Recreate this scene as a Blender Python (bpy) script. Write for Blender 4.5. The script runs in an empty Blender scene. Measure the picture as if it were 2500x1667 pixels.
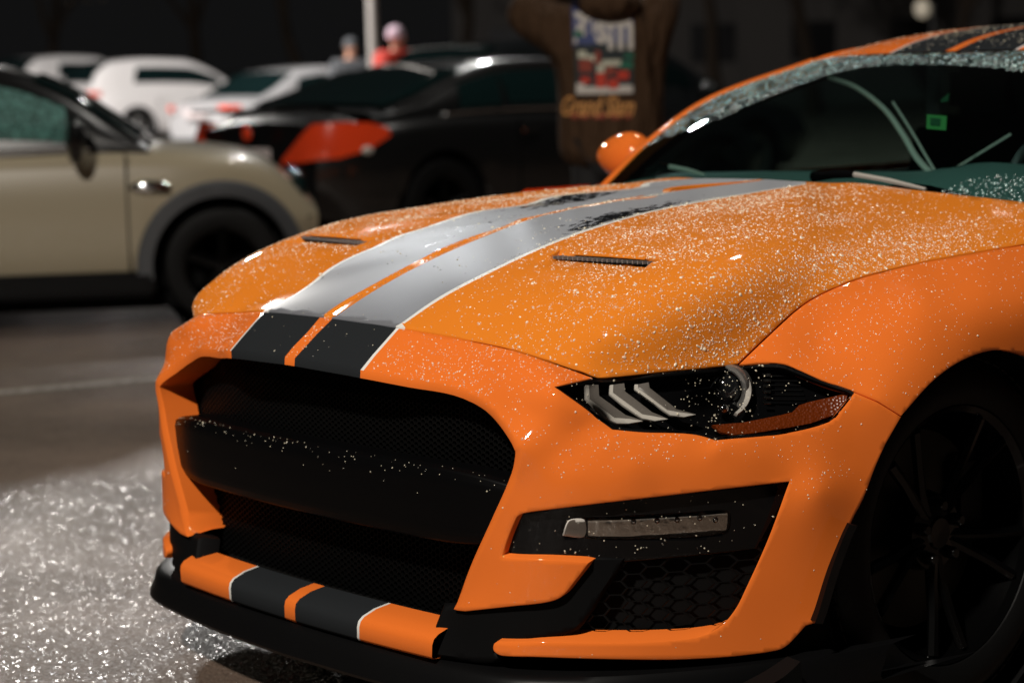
import bpy, bmesh, math, random
import numpy as np
from mathutils import Vector, Matrix
from mathutils.geometry import delaunay_2d_cdt
random.seed(7); rng = np.random.default_rng(7)
R_ = math.radians
scene = bpy.context.scene
COL = scene.collection

# ------------------------------------------------------------------ camera
CAM = np.array([3.436037884, -2.374791437, 1.280224178])
YAW, PITCH, ROLL, FPX = -0.856088196, 0.126046674, -0.024006903, 5179.3225
W0, H0 = 2500.0, 1667.0
def cam_axes():
    cy, sy = math.cos(YAW), math.sin(YAW)
    f = np.array([sy*math.cos(PITCH), cy*math.cos(PITCH), -math.sin(PITCH)])
    r = np.array([cy, -sy, 0.0]); u = np.cross(r, f)
    c, s = math.cos(ROLL), math.sin(ROLL)
    return c*r+s*u, -s*r+c*u, f
CR, CU, CF = cam_axes()
FWD = np.array([CF[0], CF[1], 0]); FWD /= np.linalg.norm(FWD)
RGT = np.array([FWD[1], -FWD[0], 0])
def rays(uv):
    uv = np.atleast_2d(np.asarray(uv, float))
    a = (uv[:, 0]-W0/2)/FPX; b = -(uv[:, 1]-H0/2)/FPX
    return a[:, None]*CR + b[:, None]*CU + CF
def hit(u, v, **k):            # the point on the sight line of a pixel where x, y, z or the depth has a value
    d = rays((u, v))[0]; (n, val), = k.items()
    if n == 'd': return CAM + d*val
    i = 'xyz'.index(n); return CAM + d*(val-CAM[i])/d[i]
def pix(P):
    q = np.atleast_2d(P)-CAM; x, y, z = q@CR, q@CU, q@CF
    return np.stack([W0/2+FPX*x/z, H0/2-FPX*y/z], 1)
cd = bpy.data.cameras.new('camera'); cam = bpy.data.objects.new('camera', cd); COL.objects.link(cam)
cam.matrix_world = Matrix(((CR[0], CU[0], -CF[0], CAM[0]), (CR[1], CU[1], -CF[1], CAM[1]), (CR[2], CU[2], -CF[2], CAM[2]), (0, 0, 0, 1)))
cd.sensor_width = 36; cd.sensor_fit = 'HORIZONTAL'; cd.lens = 36*FPX/W0; cd.clip_end = 600; cd.clip_start = .05
cd.dof.use_dof = True; cd.dof.focus_distance = 3.95; cd.dof.aperture_fstop = 2.9
scene.camera = cam

# ------------------------------------------------------------------ materials
def mat(name, col, rough=.5, metal=0, coat=0, coat_r=.05, spec=.5, emit=None, es=0, trans=0, ior=1.5, alpha=1):
    m = bpy.data.materials.new(name); m.use_nodes = True
    b = m.node_tree.nodes['Principled BSDF']
    b.inputs['Base Color'].default_value = (*col, 1); b.inputs['Roughness'].default_value = rough
    b.inputs['Metallic'].default_value = metal; b.inputs['Coat Weight'].default_value = coat
    b.inputs['Coat Roughness'].default_value = coat_r; b.inputs['Specular IOR Level'].default_value = spec
    b.inputs['Transmission Weight'].default_value = trans; b.inputs['IOR'].default_value = ior
    if emit: b.inputs['Emission Color'].default_value = (*emit, 1); b.inputs['Emission Strength'].default_value = es
    return m
def nodes(m): return m.node_tree.nodes, m.node_tree.links, m.node_tree.nodes['Principled BSDF']
def noise(m, scale, detail=2, rough=.5, coord='Object', sc=(1, 1, 1)):
    n, l, b = nodes(m)
    tc = n.new('ShaderNodeTexCoord'); mp = n.new('ShaderNodeMapping'); mp.inputs['Scale'].default_value = sc
    t = n.new('ShaderNodeTexNoise'); t.inputs['Scale'].default_value = scale; t.inputs['Detail'].default_value = detail
    t.inputs['Roughness'].default_value = rough
    l.new(tc.outputs[coord], mp.inputs['Vector']); l.new(mp.outputs[0], t.inputs['Vector']); return t
def ramp(m, src, stops):
    n, l, b = nodes(m); r = n.new('ShaderNodeValToRGB'); l.new(src, r.inputs[0])
    while len(r.color_ramp.elements) < len(stops): r.color_ramp.elements.new(.5)
    for e, (p, c) in zip(r.color_ramp.elements, stops):
        e.position = p; e.color = (c, c, c, 1) if not hasattr(c, '__len__') else (*c, 1)
    return r.outputs[0]
def bump(m, h, strength=.3, dist=.01):
    n, l, b = nodes(m); bp = n.new('ShaderNodeBump'); bp.inputs['Strength'].default_value = strength
    bp.inputs['Distance'].default_value = dist; l.new(h, bp.inputs['Height']); l.new(bp.outputs[0], b.inputs['Normal']); return bp

ORANGE = (.76, .165, .024)
M = {}
M['orange'] = mat('orange_paint', ORANGE, .5, 0, .7, .05, .0)
# bonnet paint: drizzle film on the coat; yellow lamp light put into the base colour
M['orange_wet_lit'] = mat('orange_paint_misted_lit', (.72, .205, .019), .5, 0, .6, .05, .0)
M['orange_wet_lit'].node_tree.nodes['Principled BSDF'].inputs['Specular Tint'].default_value = (1, .55, .10, 1)
def wet_rough(m, lo, hi, sock, scale=9, a=.42, b_=.56):
    t = noise(m, scale, 4, .62); r = ramp(m, t.outputs[0], [(a, hi), (b_, lo)])
    nn, l, b = nodes(m); l.new(r, b.inputs[sock])
wet_rough(M['orange_wet_lit'], .04, .09, 'Coat Roughness', 6)
M['stripe'] = mat('stripe_black', (.018, .020, .022), .5, 0, 0, .3, .0)
M['stripe_wet'] = mat('stripe_black_misted', (.014, .015, .017), .46, 0, .5, .46, .6)
def stripe_patch():             # drizzle film: dull and silvery, with smooth dark places where it has run off
    m = M['stripe_wet']; n, l, b = nodes(m)
    t = noise(m, 55, 4, .72, sc=(1, .7, 1)); t2 = noise(m, 2.3, 2, .5, sc=(2.2, .7, 1))
    mx = n.new('ShaderNodeMath'); mx.operation = 'MULTIPLY_ADD'; l.new(t2.outputs[0], mx.inputs[0]); mx.inputs[1].default_value = 1.0; l.new(t.outputs[0], mx.inputs[2])
    r = ramp(m, mx.outputs[0], [(.0, .46), (1.17/1.0 if False else .0, .46), (1.0, .46)])
    tc = n.new('ShaderNodeTexCoord'); sx = n.new('ShaderNodeSeparateXYZ'); l.new(tc.outputs['Object'], sx.inputs[0])
    def band(src, a, c):
        q = n.new('ShaderNodeMapRange'); q.interpolation_type = 'SMOOTHSTEP'; q.inputs[1].default_value = a; q.inputs[2].default_value = c; l.new(src, q.inputs[0]); return q.outputs[0]
    def mul(a, c, op='MULTIPLY'):
        q = n.new('ShaderNodeMath'); q.operation = op; l.new(a, q.inputs[0]); l.new(c, q.inputs[1]); return q.outputs[0]
    X, Y = sx.outputs[0], sx.outputs[1]
    wiped = mul(mul(mul(band(X, .07, .20), band(Y, .46, .72)), band(Y, 1.22, .92)), mul(mul(band(X, -.03, -.15), band(Y, .70, .86)), band(Y, 1.14, .98)), 'ADD')
    ws_ = n.new('ShaderNodeMath'); ws_.operation = 'MULTIPLY_ADD'; l.new(wiped, ws_.inputs[0]); ws_.inputs[1].default_value = .34; l.new(mx.outputs[0], ws_.inputs[2]); mx = ws_
    th = n.new('ShaderNodeMapRange'); th.inputs[1].default_value = 1.20; th.inputs[2].default_value = 1.33; th.inputs[3].default_value = .46; th.inputs[4].default_value = .06; l.new(mx.outputs[0], th.inputs[0])
    mc = ramp(m, th.outputs[0], [(.10, (.010, .011, .013)), (.42, (.145, .151, .168))]); l.new(mc, b.inputs['Base Color'])
    l.new(th.outputs[0], b.inputs['Roughness']); l.new(th.outputs[0], b.inputs['Coat Roughness'])
stripe_patch()
M['white_line'] = mat('pinstripe_white', (.72, .72, .68), .4, 0, .5)
M['black_gloss'] = mat('gloss_black_plastic', (.003, .003, .0033), .08, 0, 0, spec=.28)
M['black_satin'] = mat('satin_black_plastic', (.003, .003, .0032), .40, spec=.16)
M['black_matt'] = mat('dark_cavity', (.003, .003, .003), .8, spec=.1)
M['mesh'] = mat('grille_plastic', (.0028, .0028, .0028), .45, spec=.14)
M['rubber'] = mat('tyre_rubber', (.0035, .0035, .0035), .55, spec=.15)
tn = noise(M['rubber'], 60, 3); bump(M['rubber'], tn.outputs[0], .2, .003)
M['rim'] = mat('rim_black', (.0015, .0015, .0015), .2, 0, .1, spec=.2)
M['disc'] = mat('brake_steel', (.05, .048, .043), .45, 1)
M['trim_dark'] = mat('vent_plastic', (.20, .20, .20), .4)
M['chrome'] = mat('chrome', (.75, .75, .75), .07, 1)
M['drl'] = mat('light_bar_diffuser', (.50, .47, .42), .3, 0, .4)
M['reflector'] = mat('reflector_silver', (.62, .60, .55), .16, 1)
rn = noise(M['reflector'], 45, 3); bump(M['reflector'], rn.outputs[0], .5, .004)
M['amber'] = mat('amber_reflector', (.15, .024, .002), .3, 0, .3)
an = M['amber']; vt = an.node_tree.nodes.new('ShaderNodeTexVoronoi'); vt.inputs['Scale'].default_value = 190
tc_ = an.node_tree.nodes.new('ShaderNodeTexCoord'); an.node_tree.links.new(tc_.outputs['Object'], vt.inputs['Vector']); bump(an, vt.outputs['Distance'], .5, .003)
M['dash'] = mat('dashboard_vinyl', (.10, .17, .16), .5)
M['seat'] = mat('seat_leather', (.02, .022, .023), .55)
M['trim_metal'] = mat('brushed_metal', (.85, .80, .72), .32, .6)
M['sticker'] = mat('inspection_sticker_green', (.05, .22, .06), .5)
M['sticker_dark'] = mat('sticker_print', (.015, .07, .03), .5)
def glass(name, tint, ior=1.45, rough=.0, gain=1.0):
    m = bpy.data.materials.new(name); m.use_nodes = True; n, l = m.node_tree.nodes, m.node_tree.links; n.clear()
    o = n.new('ShaderNodeOutputMaterial'); t = n.new('ShaderNodeBsdfTransparent'); t.inputs[0].default_value = (*tint, 1)
    g = n.new('ShaderNodeBsdfGlossy'); g.inputs['Roughness'].default_value = rough
    fr = n.new('ShaderNodeFresnel'); fr.inputs[0].default_value = ior; mx = n.new('ShaderNodeMixShader')
    mu = n.new('ShaderNodeMath'); mu.operation = 'MULTIPLY'; mu.inputs[1].default_value = gain; mu.use_clamp = True
    l.new(fr.outputs[0], mu.inputs[0]); l.new(mu.outputs[0], mx.inputs[0]); l.new(t.outputs[0], mx.inputs[1]); l.new(g.outputs[0], mx.inputs[2]); l.new(mx.outputs[0], o.inputs[0]); return m
M['windshield'] = glass('windshield_glass', (.52, .70, .67), 1.5, .01)
M['lens'] = glass('headlamp_lens', (.93, .93, .93), 1.45, .02)
def water(name, tint, glint, haze, body=(1, .90, .66)):
    """a bead of water: clear, with surface glint; sparkle put in as pale diffuse colour"""
    m = bpy.data.materials.new(name); m.use_nodes = True; n, l = m.node_tree.nodes, m.node_tree.links; n.clear()
    o = n.new('ShaderNodeOutputMaterial'); t = n.new('ShaderNodeBsdfTransparent'); t.inputs[0].default_value = (*tint, 1)
    g = n.new('ShaderNodeBsdfGlossy'); g.inputs['Roughness'].default_value = .22; d = n.new('ShaderNodeBsdfDiffuse'); d.inputs[0].default_value = (*body, 1)  # pale diffuse part paints the sparkle of the drop
    at = n.new('ShaderNodeAttribute'); at.attribute_name = 'bead'; mu = n.new('ShaderNodeMath'); mu.operation = 'MULTIPLY'; mu.inputs[1].default_value = haze; l.new(at.outputs['Fac'], mu.inputs[0])
    m1 = n.new('ShaderNodeMixShader'); l.new(mu.outputs[0], m1.inputs[0]); l.new(t.outputs[0], m1.inputs[1]); l.new(d.outputs[0], m1.inputs[2])
    m2 = n.new('ShaderNodeMixShader'); m2.inputs[0].default_value = glint; l.new(m1.outputs[0], m2.inputs[1]); l.new(g.outputs[0], m2.inputs[2]); l.new(m2.outputs[0], o.inputs[0]); return m
M['drop'] = water('rain_water', (1, 1, 1), .14, 1.0)
M['drop_glass'] = water('rain_water_on_glass', (.75, .93, .90), .30, .75, (.55, .92, .88))

# ------------------------------------------------------------------ object helpers
def link(name, me, mats, parent=None):
    o = bpy.data.objects.new(name, me); COL.objects.link(o)
    for m in (mats if isinstance(mats, (list, tuple)) else [mats]): me.materials.append(M[m] if isinstance(m, str) else m)
    if parent is not None: o.parent = parent
    return o
def thing(name, label, cat, loc=(0, 0, 0), rz=0, group=None):
    o = bpy.data.objects.new(name, None); COL.objects.link(o); o.location = loc; o.rotation_euler = (0, 0, rz)
    o['label'] = label; o['category'] = cat
    if group: o['group'] = group
    o.empty_display_size = .2
    return o
def tag(o, label, cat, group=None):
    o['label'] = label; o['category'] = cat
    if group: o['group'] = group
    return o
def mesh(name, verts, faces, mats, parent=None, slots=None, smooth=True, sharp=None):
    me = bpy.data.meshes.new(name); me.from_pydata([tuple(map(float, v)) for v in verts], [], [list(map(int, f)) for f in faces])
    if slots is not None: me.polygons.foreach_set('material_index', np.asarray(slots, np.int32))
    o = link(name, me, mats, parent)
    me.update()
    if smooth:
        me.polygons.foreach_set('use_smooth', np.ones(len(me.polygons), bool))
        if sharp: me.set_sharp_from_angle(angle=R_(sharp))
    return o
class MB:                       # collects simple shapes into one mesh
    def __init__(s): s.v = []; s.f = []; s.m = []
    def add(s, v, f, mi=0):
        o = len(s.v); s.v += [tuple(map(float, p)) for p in v]; s.f += [[i+o for i in q] for q in f]; s.m += [mi]*len(f)
    def box(s, c, d, mi=0, rot=None, bev=0):
        bm = bmesh.new(); bmesh.ops.create_cube(bm, size=1)
        for v in bm.verts: v.co = Vector((v.co.x*d[0], v.co.y*d[1], v.co.z*d[2]))
        if bev: bmesh.ops.bevel(bm, geom=bm.edges[:], offset=bev, segments=2, affect='EDGES')
        mt = Matrix.Translation(c) @ (rot.to_4x4() if rot is not None else Matrix.Identity(4))
        bm.verts.index_update(); s.add([mt @ v.co for v in bm.verts], [[v.index for v in f.verts] for f in bm.faces], mi); bm.free()
    def tube(s, pts, r, n=8, mi=0, cap=True):
        pts = [np.asarray(p, float) for p in pts]; rs = r if hasattr(r, '__len__') else [r]*len(pts); vs = []
        up = np.array([0.13, .21, .97])
        for i, p in enumerate(pts):
            d = pts[min(i+1, len(pts)-1)]-pts[max(i-1, 0)]; d = d/np.linalg.norm(d)
            a = np.cross(d, up); a /= np.linalg.norm(a); b = np.cross(a, d)
            for k in range(n):
                t = 2*math.pi*k/n; vs.append(p+rs[i]*(math.cos(t)*a+math.sin(t)*b))
        fs = []
        for i in range(len(pts)-1):
            for k in range(n):
                q = (k+1) % n; fs.append([i*n+k, i*n+q, (i+1)*n+q, (i+1)*n+k])
        if cap: fs.append(list(range(n))[::-1]); fs.append([(len(pts)-1)*n+k for k in range(n)])
        s.add(vs, fs, mi)
    def ball(s, c, r, mi=0, seg=16, ring=10):
        r = r if hasattr(r, '__len__') else (r, r, r); vs = []; fs = []
        for i in range(ring+1):
            a = math.pi*i/ring
            for k in range(seg):
                t = 2*math.pi*k/seg; vs.append((c[0]+r[0]*math.sin(a)*math.cos(t), c[1]+r[1]*math.sin(a)*math.sin(t), c[2]+r[2]*math.cos(a)))
        for i in range(ring):
            for k in range(seg): fs.append([i*seg+k, (i+1)*seg+k, (i+1)*seg+(k+1) % seg, i*seg+(k+1) % seg])
        s.add(vs, fs, mi)
    def lathe(s, prof, axis_o, axis='x', n=48, mi=0, closed=False):   # prof: (along, radius)
        vs = []; fs = []; o = np.asarray(axis_o, float)
        for (a, r) in prof:
            for k in range(n):
                t = 2*math.pi*k/n; c, sn = r*math.cos(t), r*math.sin(t)
                vs.append(o + (np.array([a, c, sn]) if axis == 'x' else np.array([c, a, sn]) if axis == 'y' else np.array([c, sn, a])))
        m_ = len(prof)
        for i in range(m_ if closed else m_-1):
            j = (i+1) % m_
            for k in range(n): fs.append([i*n+k, i*n+(k+1) % n, j*n+(k+1) % n, j*n+k])
        s.add(vs, fs, mi)
    def build(s, name, mats, parent=None, smooth=True, sharp=35):
        return mesh(name, s.v, s.f, mats, parent, s.m, smooth, sharp)
def grid_mesh(P):               # P: (n,m,3) array -> verts, faces
    n, m = P.shape[:2]; v = P.reshape(-1, 3); f = []
    for i in range(n-1):
        for j in range(m-1): f.append([i*m+j, i*m+j+1, (i+1)*m+j+1, (i+1)*m+j])
    return v, f
def sm(pts, n=8):               # smooth curve through points; a third item 1 marks a corner
    P = [np.array(p[:2], float) for p in pts]; c = [len(p) > 2 for p in pts]; out = []
    N = len(P)
    for i in range(N-1):
        p1, p2 = P[i], P[i+1]
        p0 = P[i-1] if i > 0 and not c[i] else 2*p1-p2
        p3 = P[i+2] if i+2 < N and not c[i+1] else 2*p2-p1
        L = np.linalg.norm(p2-p1)
        m1 = (p2-p0)/max(np.linalg.norm(p2-p1)+np.linalg.norm(p1-p0), 1e-9)*L; m2 = (p3-p1)/max(np.linalg.norm(p3-p2)+np.linalg.norm(p2-p1), 1e-9)*L
        for k in range(n):
            t = k/n; out.append((2*t**3-3*t*t+1)*p1+(t**3-2*t*t+t)*m1+(-2*t**3+3*t*t)*p2+(t**3-t*t)*m2)
    out.append(P[-1]); return np.array(out)
def closed(pts, n=8): return sm(list(pts)+[tuple(pts[0][:2])+(1,)], n)[:-1]
def pchip(xs, ys):
    xs = np.asarray(xs, float); ys = np.asarray(ys, float); h = np.diff(xs); d = np.diff(ys)/h; m = np.zeros_like(xs)
    m[1:-1] = np.where(d[:-1]*d[1:] > 0, 2*d[:-1]*d[1:]/np.where(d[:-1]+d[1:] == 0, 1, d[:-1]+d[1:]), 0); m[0] = d[0]; m[-1] = d[-1]
    def f(x):
        x = np.asarray(x, float); i = np.clip(np.searchsorted(xs, x)-1, 0, len(h)-1); t = (x-xs[i])/h[i]
        lo = t < 0; hi = t > 1; tc = np.clip(t, 0, 1)
        y = (2*tc**3-3*tc**2+1)*ys[i]+(tc**3-2*tc**2+tc)*h[i]*m[i]+(-2*tc**3+3*tc**2)*ys[i+1]+(tc**3-tc**2)*h[i]*m[i+1]
        return y+np.where(lo, t*h[i]*m[i], 0)+np.where(hi, (t-1)*h[i]*m[i+1], 0)
    return f
class TPS:
    def __init__(s, X, Y, lam=0.0):
        X = np.asarray(X, float); s.mu = X.mean(0); s.sc = X.std(0).max(); s.X = (X-s.mu)/s.sc
        n = len(X); K = s.k(s.X, s.X)+lam*np.eye(n); Pm = np.c_[np.ones(n), s.X]
        A = np.block([[K, Pm], [Pm.T, np.zeros((3, 3))]]); s.w = np.linalg.solve(A, np.r_[np.asarray(Y, float), np.zeros(3)])
    def k(s, A, B):
        r2 = ((A[:, None]-B[None])**2).sum(-1); return np.where(r2 > 0, .5*r2*np.log(np.maximum(r2, 1e-20)), 0)
    def __call__(s, X):
        X = (np.atleast_2d(np.asarray(X, float))-s.mu)/s.sc; return s.k(X, s.X)@s.w[:-3]+np.c_[np.ones(len(X)), X]@s.w[-3:]
def inside(poly, P):
    poly = np.asarray(poly); x, y = P[:, 0], P[:, 1]; r = np.zeros(len(P), bool); j = len(poly)-1
    for i in range(len(poly)):
        xi, yi = poly[i]; xj, yj = poly[j]
        c = (yi > y) != (yj > y)
        with np.errstate(divide='ignore', invalid='ignore'): r ^= c & (x < (xj-xi)*(y-yi)/(yj-yi+1e-30)+xi)
        j = i
    return r
def segdist(P, A, B):
    d = B-A; L = max((d*d).sum(), 1e-20); t = np.clip(((P-A)@d)/L, 0, 1); return np.linalg.norm(P-A-t[:, None]*d, axis=1)
def cdt(outer, holes=(), lines=(), step=8.0, sx=1.0):   # triangulates an outline with holes and inner lines
    loops = [np.asarray(outer)]+[np.asarray(h) for h in holes]; V = []; E = []
    def addloop(L, close):
        o = len(V); V.extend([tuple(p) for p in L]); n = len(L)
        E.extend([(o+i, o+i+1) for i in range(n-1)]);
        if close: E.append((o+n-1, o))
    for L in loops: addloop(L, True)
    for L in lines: addloop(np.asarray(L), False)
    mn, mx = loops[0].min(0), loops[0].max(0)
    gx = np.arange(mn[0], mx[0], step*sx); gy = np.arange(mn[1], mx[1], step)
    G = np.array([(x+(.5*step*sx if k % 2 else 0), y) for k, y in enumerate(gy) for x in gx])
    ok = inside(loops[0], G)
    for h in loops[1:]: ok &= ~inside(h, G)
    G = G[ok]; far = np.ones(len(G), bool); Va = np.array(V)
    for a, b in E: far &= segdist(G/[sx, 1], Va[a]/[sx, 1], Va[b]/[sx, 1]) > .45*step
    V.extend([tuple(p) for p in G[far]])
    r = delaunay_2d_cdt([Vector(p) for p in V], E, [], 0, 1e-6)
    P = np.array([tuple(p) for p in r[0]]); F = np.array([list(f) for f in r[2]])
    c = P[F].mean(1); ok = inside(loops[0], c)
    for h in loops[1:]: ok &= ~inside(h, c)
    F = F[ok]
    # consistent winding
    a = P[F]; ar = (a[:, 1, 0]-a[:, 0, 0])*(a[:, 2, 1]-a[:, 0, 1])-(a[:, 2, 0]-a[:, 0, 0])*(a[:, 1, 1]-a[:, 0, 1])
    F[ar < 0] = F[ar < 0][:, ::-1]; ok = np.abs(ar) > 1e-9
    F = F[ok]; used = np.unique(F); mp = -np.ones(len(P), int); mp[used] = np.arange(len(used))
    return P[used], mp[F]
def vnormals(V, F):
    n = np.cross(V[F[:, 1]]-V[F[:, 0]], V[F[:, 2]]-V[F[:, 0]]); N = np.zeros_like(V)
    for k in range(3): np.add.at(N, F[:, k], n)
    return N/np.maximum(np.linalg.norm(N, axis=1, keepdims=True), 1e-12)
def sstep(v, a, b): t = np.clip((v-a)/(b-a), 0, 1); return t*t*(3-2*t)
def far_shape(V):               # the far corner of the nose stands slightly further forward
    V = np.array(V); V[:, 1] -= .036*sstep(-V[:, 0], .35, .60)*sstep(V[:, 2], .705, .775)*(1-sstep(V[:, 1], .25, .50))*(1-.75*sstep(V[:, 2], .77, .83)); return V
def panel(name, P2, F, V, mats, parent, slot=None, ret=None, cham=.0015, toward=None, mirror=None, edge_slot=None, depth=.012, sharp=45):
    """skin panel: a sheet whose free edges turn in. ret(V,N)->direction of the return; mirror 'join' closes it at x=0"""
    N = vnormals(V, F); tw = CAM if toward is None else np.asarray(toward)
    if (N*(tw-V)).sum() < 0: F = F[:, ::-1]; N = -N
    sl = np.zeros(len(F), int) if slot is None else np.asarray(slot)
    cnt = {}
    for fi, f in enumerate(F):
        for a, b in ((f[0], f[1]), (f[1], f[2]), (f[2], f[0])): cnt.setdefault((min(a, b), max(a, b)), []).append((fi, a, b))
    bd = [v[0] for v in cnt.values() if len(v) == 1]
    if mirror == 'join': bd = [e for e in bd if not (abs(V[e[1]][0]) < 1e-4 and abs(V[e[2]][0]) < 1e-4)]
    out = np.zeros_like(V)
    for fi, a, b in bd:
        d = V[b]-V[a]; o = np.cross(d, N[a]+N[b]); o /= max(np.linalg.norm(o), 1e-12); out[a] += o; out[b] += o
    out /= np.maximum(np.linalg.norm(out, axis=1, keepdims=True), 1e-12)
    bv = sorted({i for e in bd for i in e[1:]}); i1 = {v: len(V)+k for k, v in enumerate(bv)}; i2 = {v: len(V)+len(bv)+k for k, v in enumerate(bv)}
    b = np.array(bv, int)
    c_ = cham(V[b]) if callable(cham) else np.full(len(b), cham)
    R1 = V[b]+out[b]*c_[:, None]-N[b]*c_[:, None]
    D = -N[b]*depth if ret is None else ret(V[b], N[b])
    R2 = R1+D
    VV = np.vstack([V, R1, R2]); FF = [list(f) for f in F]; SL = list(sl)
    for fi, a, c in bd:
        s_ = sl[fi] if edge_slot is None else edge_slot
        FF.append([a, i1[a], i1[c], c][::-1] if False else [c, a, i1[a], i1[c]]); SL.append(s_)
        FF.append([i1[c], i1[a], i2[a], i2[c]]); SL.append(s_)
    if mirror == 'join':
        n0 = len(VV); Vm = VV*[-1, 1, 1]; mp = np.arange(n0)+n0
        cen = np.abs(VV[:, 0]) < 1e-4; mp[cen] = np.where(cen)[0]
        FF += [[int(mp[i]) for i in f][::-1] for f in FF[:]]; SL += SL[:]; VV = np.vstack([VV, far_shape(Vm)])
    o = mesh(name, VV, FF, mats, parent, SL, True, sharp)
    res = [o]
    if mirror == 'copy':
        res.append(mesh(name, far_shape(VV*[-1, 1, 1]), [f[::-1] for f in FF], mats, parent, SL, True, sharp))
    return res

# ================================================================== the orange car
CAR = thing('sports_car', 'wet orange sports coupe with twin black stripes over bonnet and roof, filling the foreground', 'sports car')
Y0 = pchip([0, .25, .45, .55, .6, .65, .7, .75, .8, .85, .9, .94, .958, .975], [.02, .03, .053, .07, .085, .115, .16, .222, .305, .40, .52, .64, .74, .9])
def on_plan(u, v, off=0.0):    # where a sight line meets the bumper's plan curve
    d = rays((u, v))[0]; t = np.linspace(2.6, 5.2, 1300); P = CAM+t[:, None]*d
    g = P[:, 1]-(Y0(np.abs(P[:, 0]))+off); ok = (P[:, 0] < .972) & (P[:, 0] > -.02)
    i = np.where(ok[:-1] & ok[1:] & (g[:-1] < 0) & (g[1:] >= 0))[0]
    if len(i) == 0: return CAM+t[np.argmin(np.where(ok, np.abs(g), 9))]*d
    i = i[0]; s = g[i]/(g[i]-g[i+1]); return P[i]+s*(P[i+1]-P[i])
class Skin:                    # a smooth sheet through measured points, addressed by sight line
    def __init__(s, pts, lam=1e-4):
        P = np.array(pts); q = P-CAM; s.uv = pix(P); s.t = TPS(s.uv, 1/(q@CF), lam)
    def __call__(s, uv, off=0.0, snap=None):
        uv = np.atleast_2d(np.asarray(uv, float)); z = 1/s.t(uv)
        P = CAM+rays(uv)*(z+off)[:, None]
        if snap is not None:
            for i in np.where(snap)[0]: P[i] = hit(*uv[i], x=0)
        return P
def px(u, v, x): return hit(u, v, x=x)

# ---- measured points: bonnet
cl = [(0, .118, .802), (0, .247, .856), (0, .39, .903), (0, .539, .941), (0, .662, .967), (0, .795, .982), (0, 1.095, 1.001), (0, 1.421, 1.012)]
st = [(.22, .121, .797), (.215, .30, .874), (.21, .452, .918), (.205, .60, .950), (.2, .76, .975), (.196, .975, .994), (.187, 1.237, 1.006)]
rd = [(.655, .262, .806), (.62, .40, .890), (.60, .507, .922), (.60, .7, .953)]
md = [(.4, .30, .862), (.4, .5, .928), (.4, .8, .976), (.4, 1.1, .996)]
SHUT = [(967, 799, .221), (1145, 830.5, .385), (1250, 853, .495), (1355, 886.5, .585), (1463, 924, .655)]
HLTOP = [(1600, 910, .715), (1700, 900, .74), (1803, 889, .762)]
SIDE = [(1850, 841, .763), (1957, 745, .766), (2042, 699, .773), (2135, 667, .782), (2278, 634, .80), (2500, 595, .835), (2700, 562, .86)]
shut3 = [px(*p) for p in SHUT]; hl3 = [px(*p) for p in HLTOP]; side3 = [px(*p) for p in SIDE]
rear3 = [(.19, 1.42, 1.008), tuple(hit(2101, 447.6, x=.30)), tuple(hit(2232, 464, x=.42)), tuple(hit(2312, 473, x=.50)), tuple(hit(2500, 494, x=.655)), tuple(hit(2640, 513, x=.74))]
mir = lambda L: [(-p[0], p[1], p[2]) for p in L]
hood_pts = cl+st+mir(st)+md+mir(md[1:3])+rd+shut3+hl3+side3+rear3
HOOD = Skin(hood_pts, 1.5e-3)
# ---- measured points: front bumper
crease = [(708, 872.5), (880, 903), (1000, 926), (1110, 946), (1177, 979), (1226, 1028), (1264, 1086), (1269, 1112), (1256, 1165), (1204, 1277), (1159, 1372), (1113, 1480)]
fp = [px(708, 872.5, 0), px(797.5, 776, 0), px(880, 903, .221), px(1000, 926, .325), px(1110, 946, .43), px(1177, 979, .495), px(1226, 1028, .555), px(1264, 1086, .61), px(1250, 905, .535)]
fp += mir([px(880, 903, .221), px(967, 799, .221)])+shut3
for u, v, o in [(1256, 1165, 0), (1204, 1277, 0), (1159, 1372, 0), (1113, 1480, 0), (1350, 1200, 0), (1274, 1251, 0), (1225, 1355, 0), (1134, 1489, -.005), (1300, 1420, 0), (1438, 1374, .01),
                (1400, 1160, 0), (1550, 1135, 0), (1600, 1205, 0), (1760, 1125, 0), (1753, 1085, .012), (1850, 1110, .01), (1927, 1173, 0),
                (1350, 1110, .012), (1500, 1115, .012), (1650, 1105, .012), (1494, 1068, .03), (1658, 1076, .03), (1300, 1010, .03), (1420, 1045, .038),
                (1354, 943, .045), (1430, 1000, .044), (1494, 1048, .047), (1575, 1055, .05), (1658, 1056, .052), (1747, 1073, .035), (1888, 1062, .045), (1980, 1046, .05), (2033, 1025, .06), (2086, 958, .075),
                (1823, 1440, 0), (1865, 1338, 0), (1740, 1545, 0), (1568, 1570, 0), (1400, 1572, 0), (1210, 1567, -.01), (1899, 1585, 0), (1738, 1606, 0), (1461, 1608, 0), (1215, 1597, -.012)]:
    fp.append(on_plan(u, v, o))
fp += [px(2000, 1200, .925), px(2142, 981, .945), px(2199, 1017, .966), on_plan(2135, 1142, .03), on_plan(2092, 1252, .01), on_plan(2021, 1420, 0), on_plan(1989, 1519, 0), on_plan(2085, 1040, .05), on_plan(2060, 1120, .03)]
FASCIA = Skin(fp, 1.2e-3)
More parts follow.
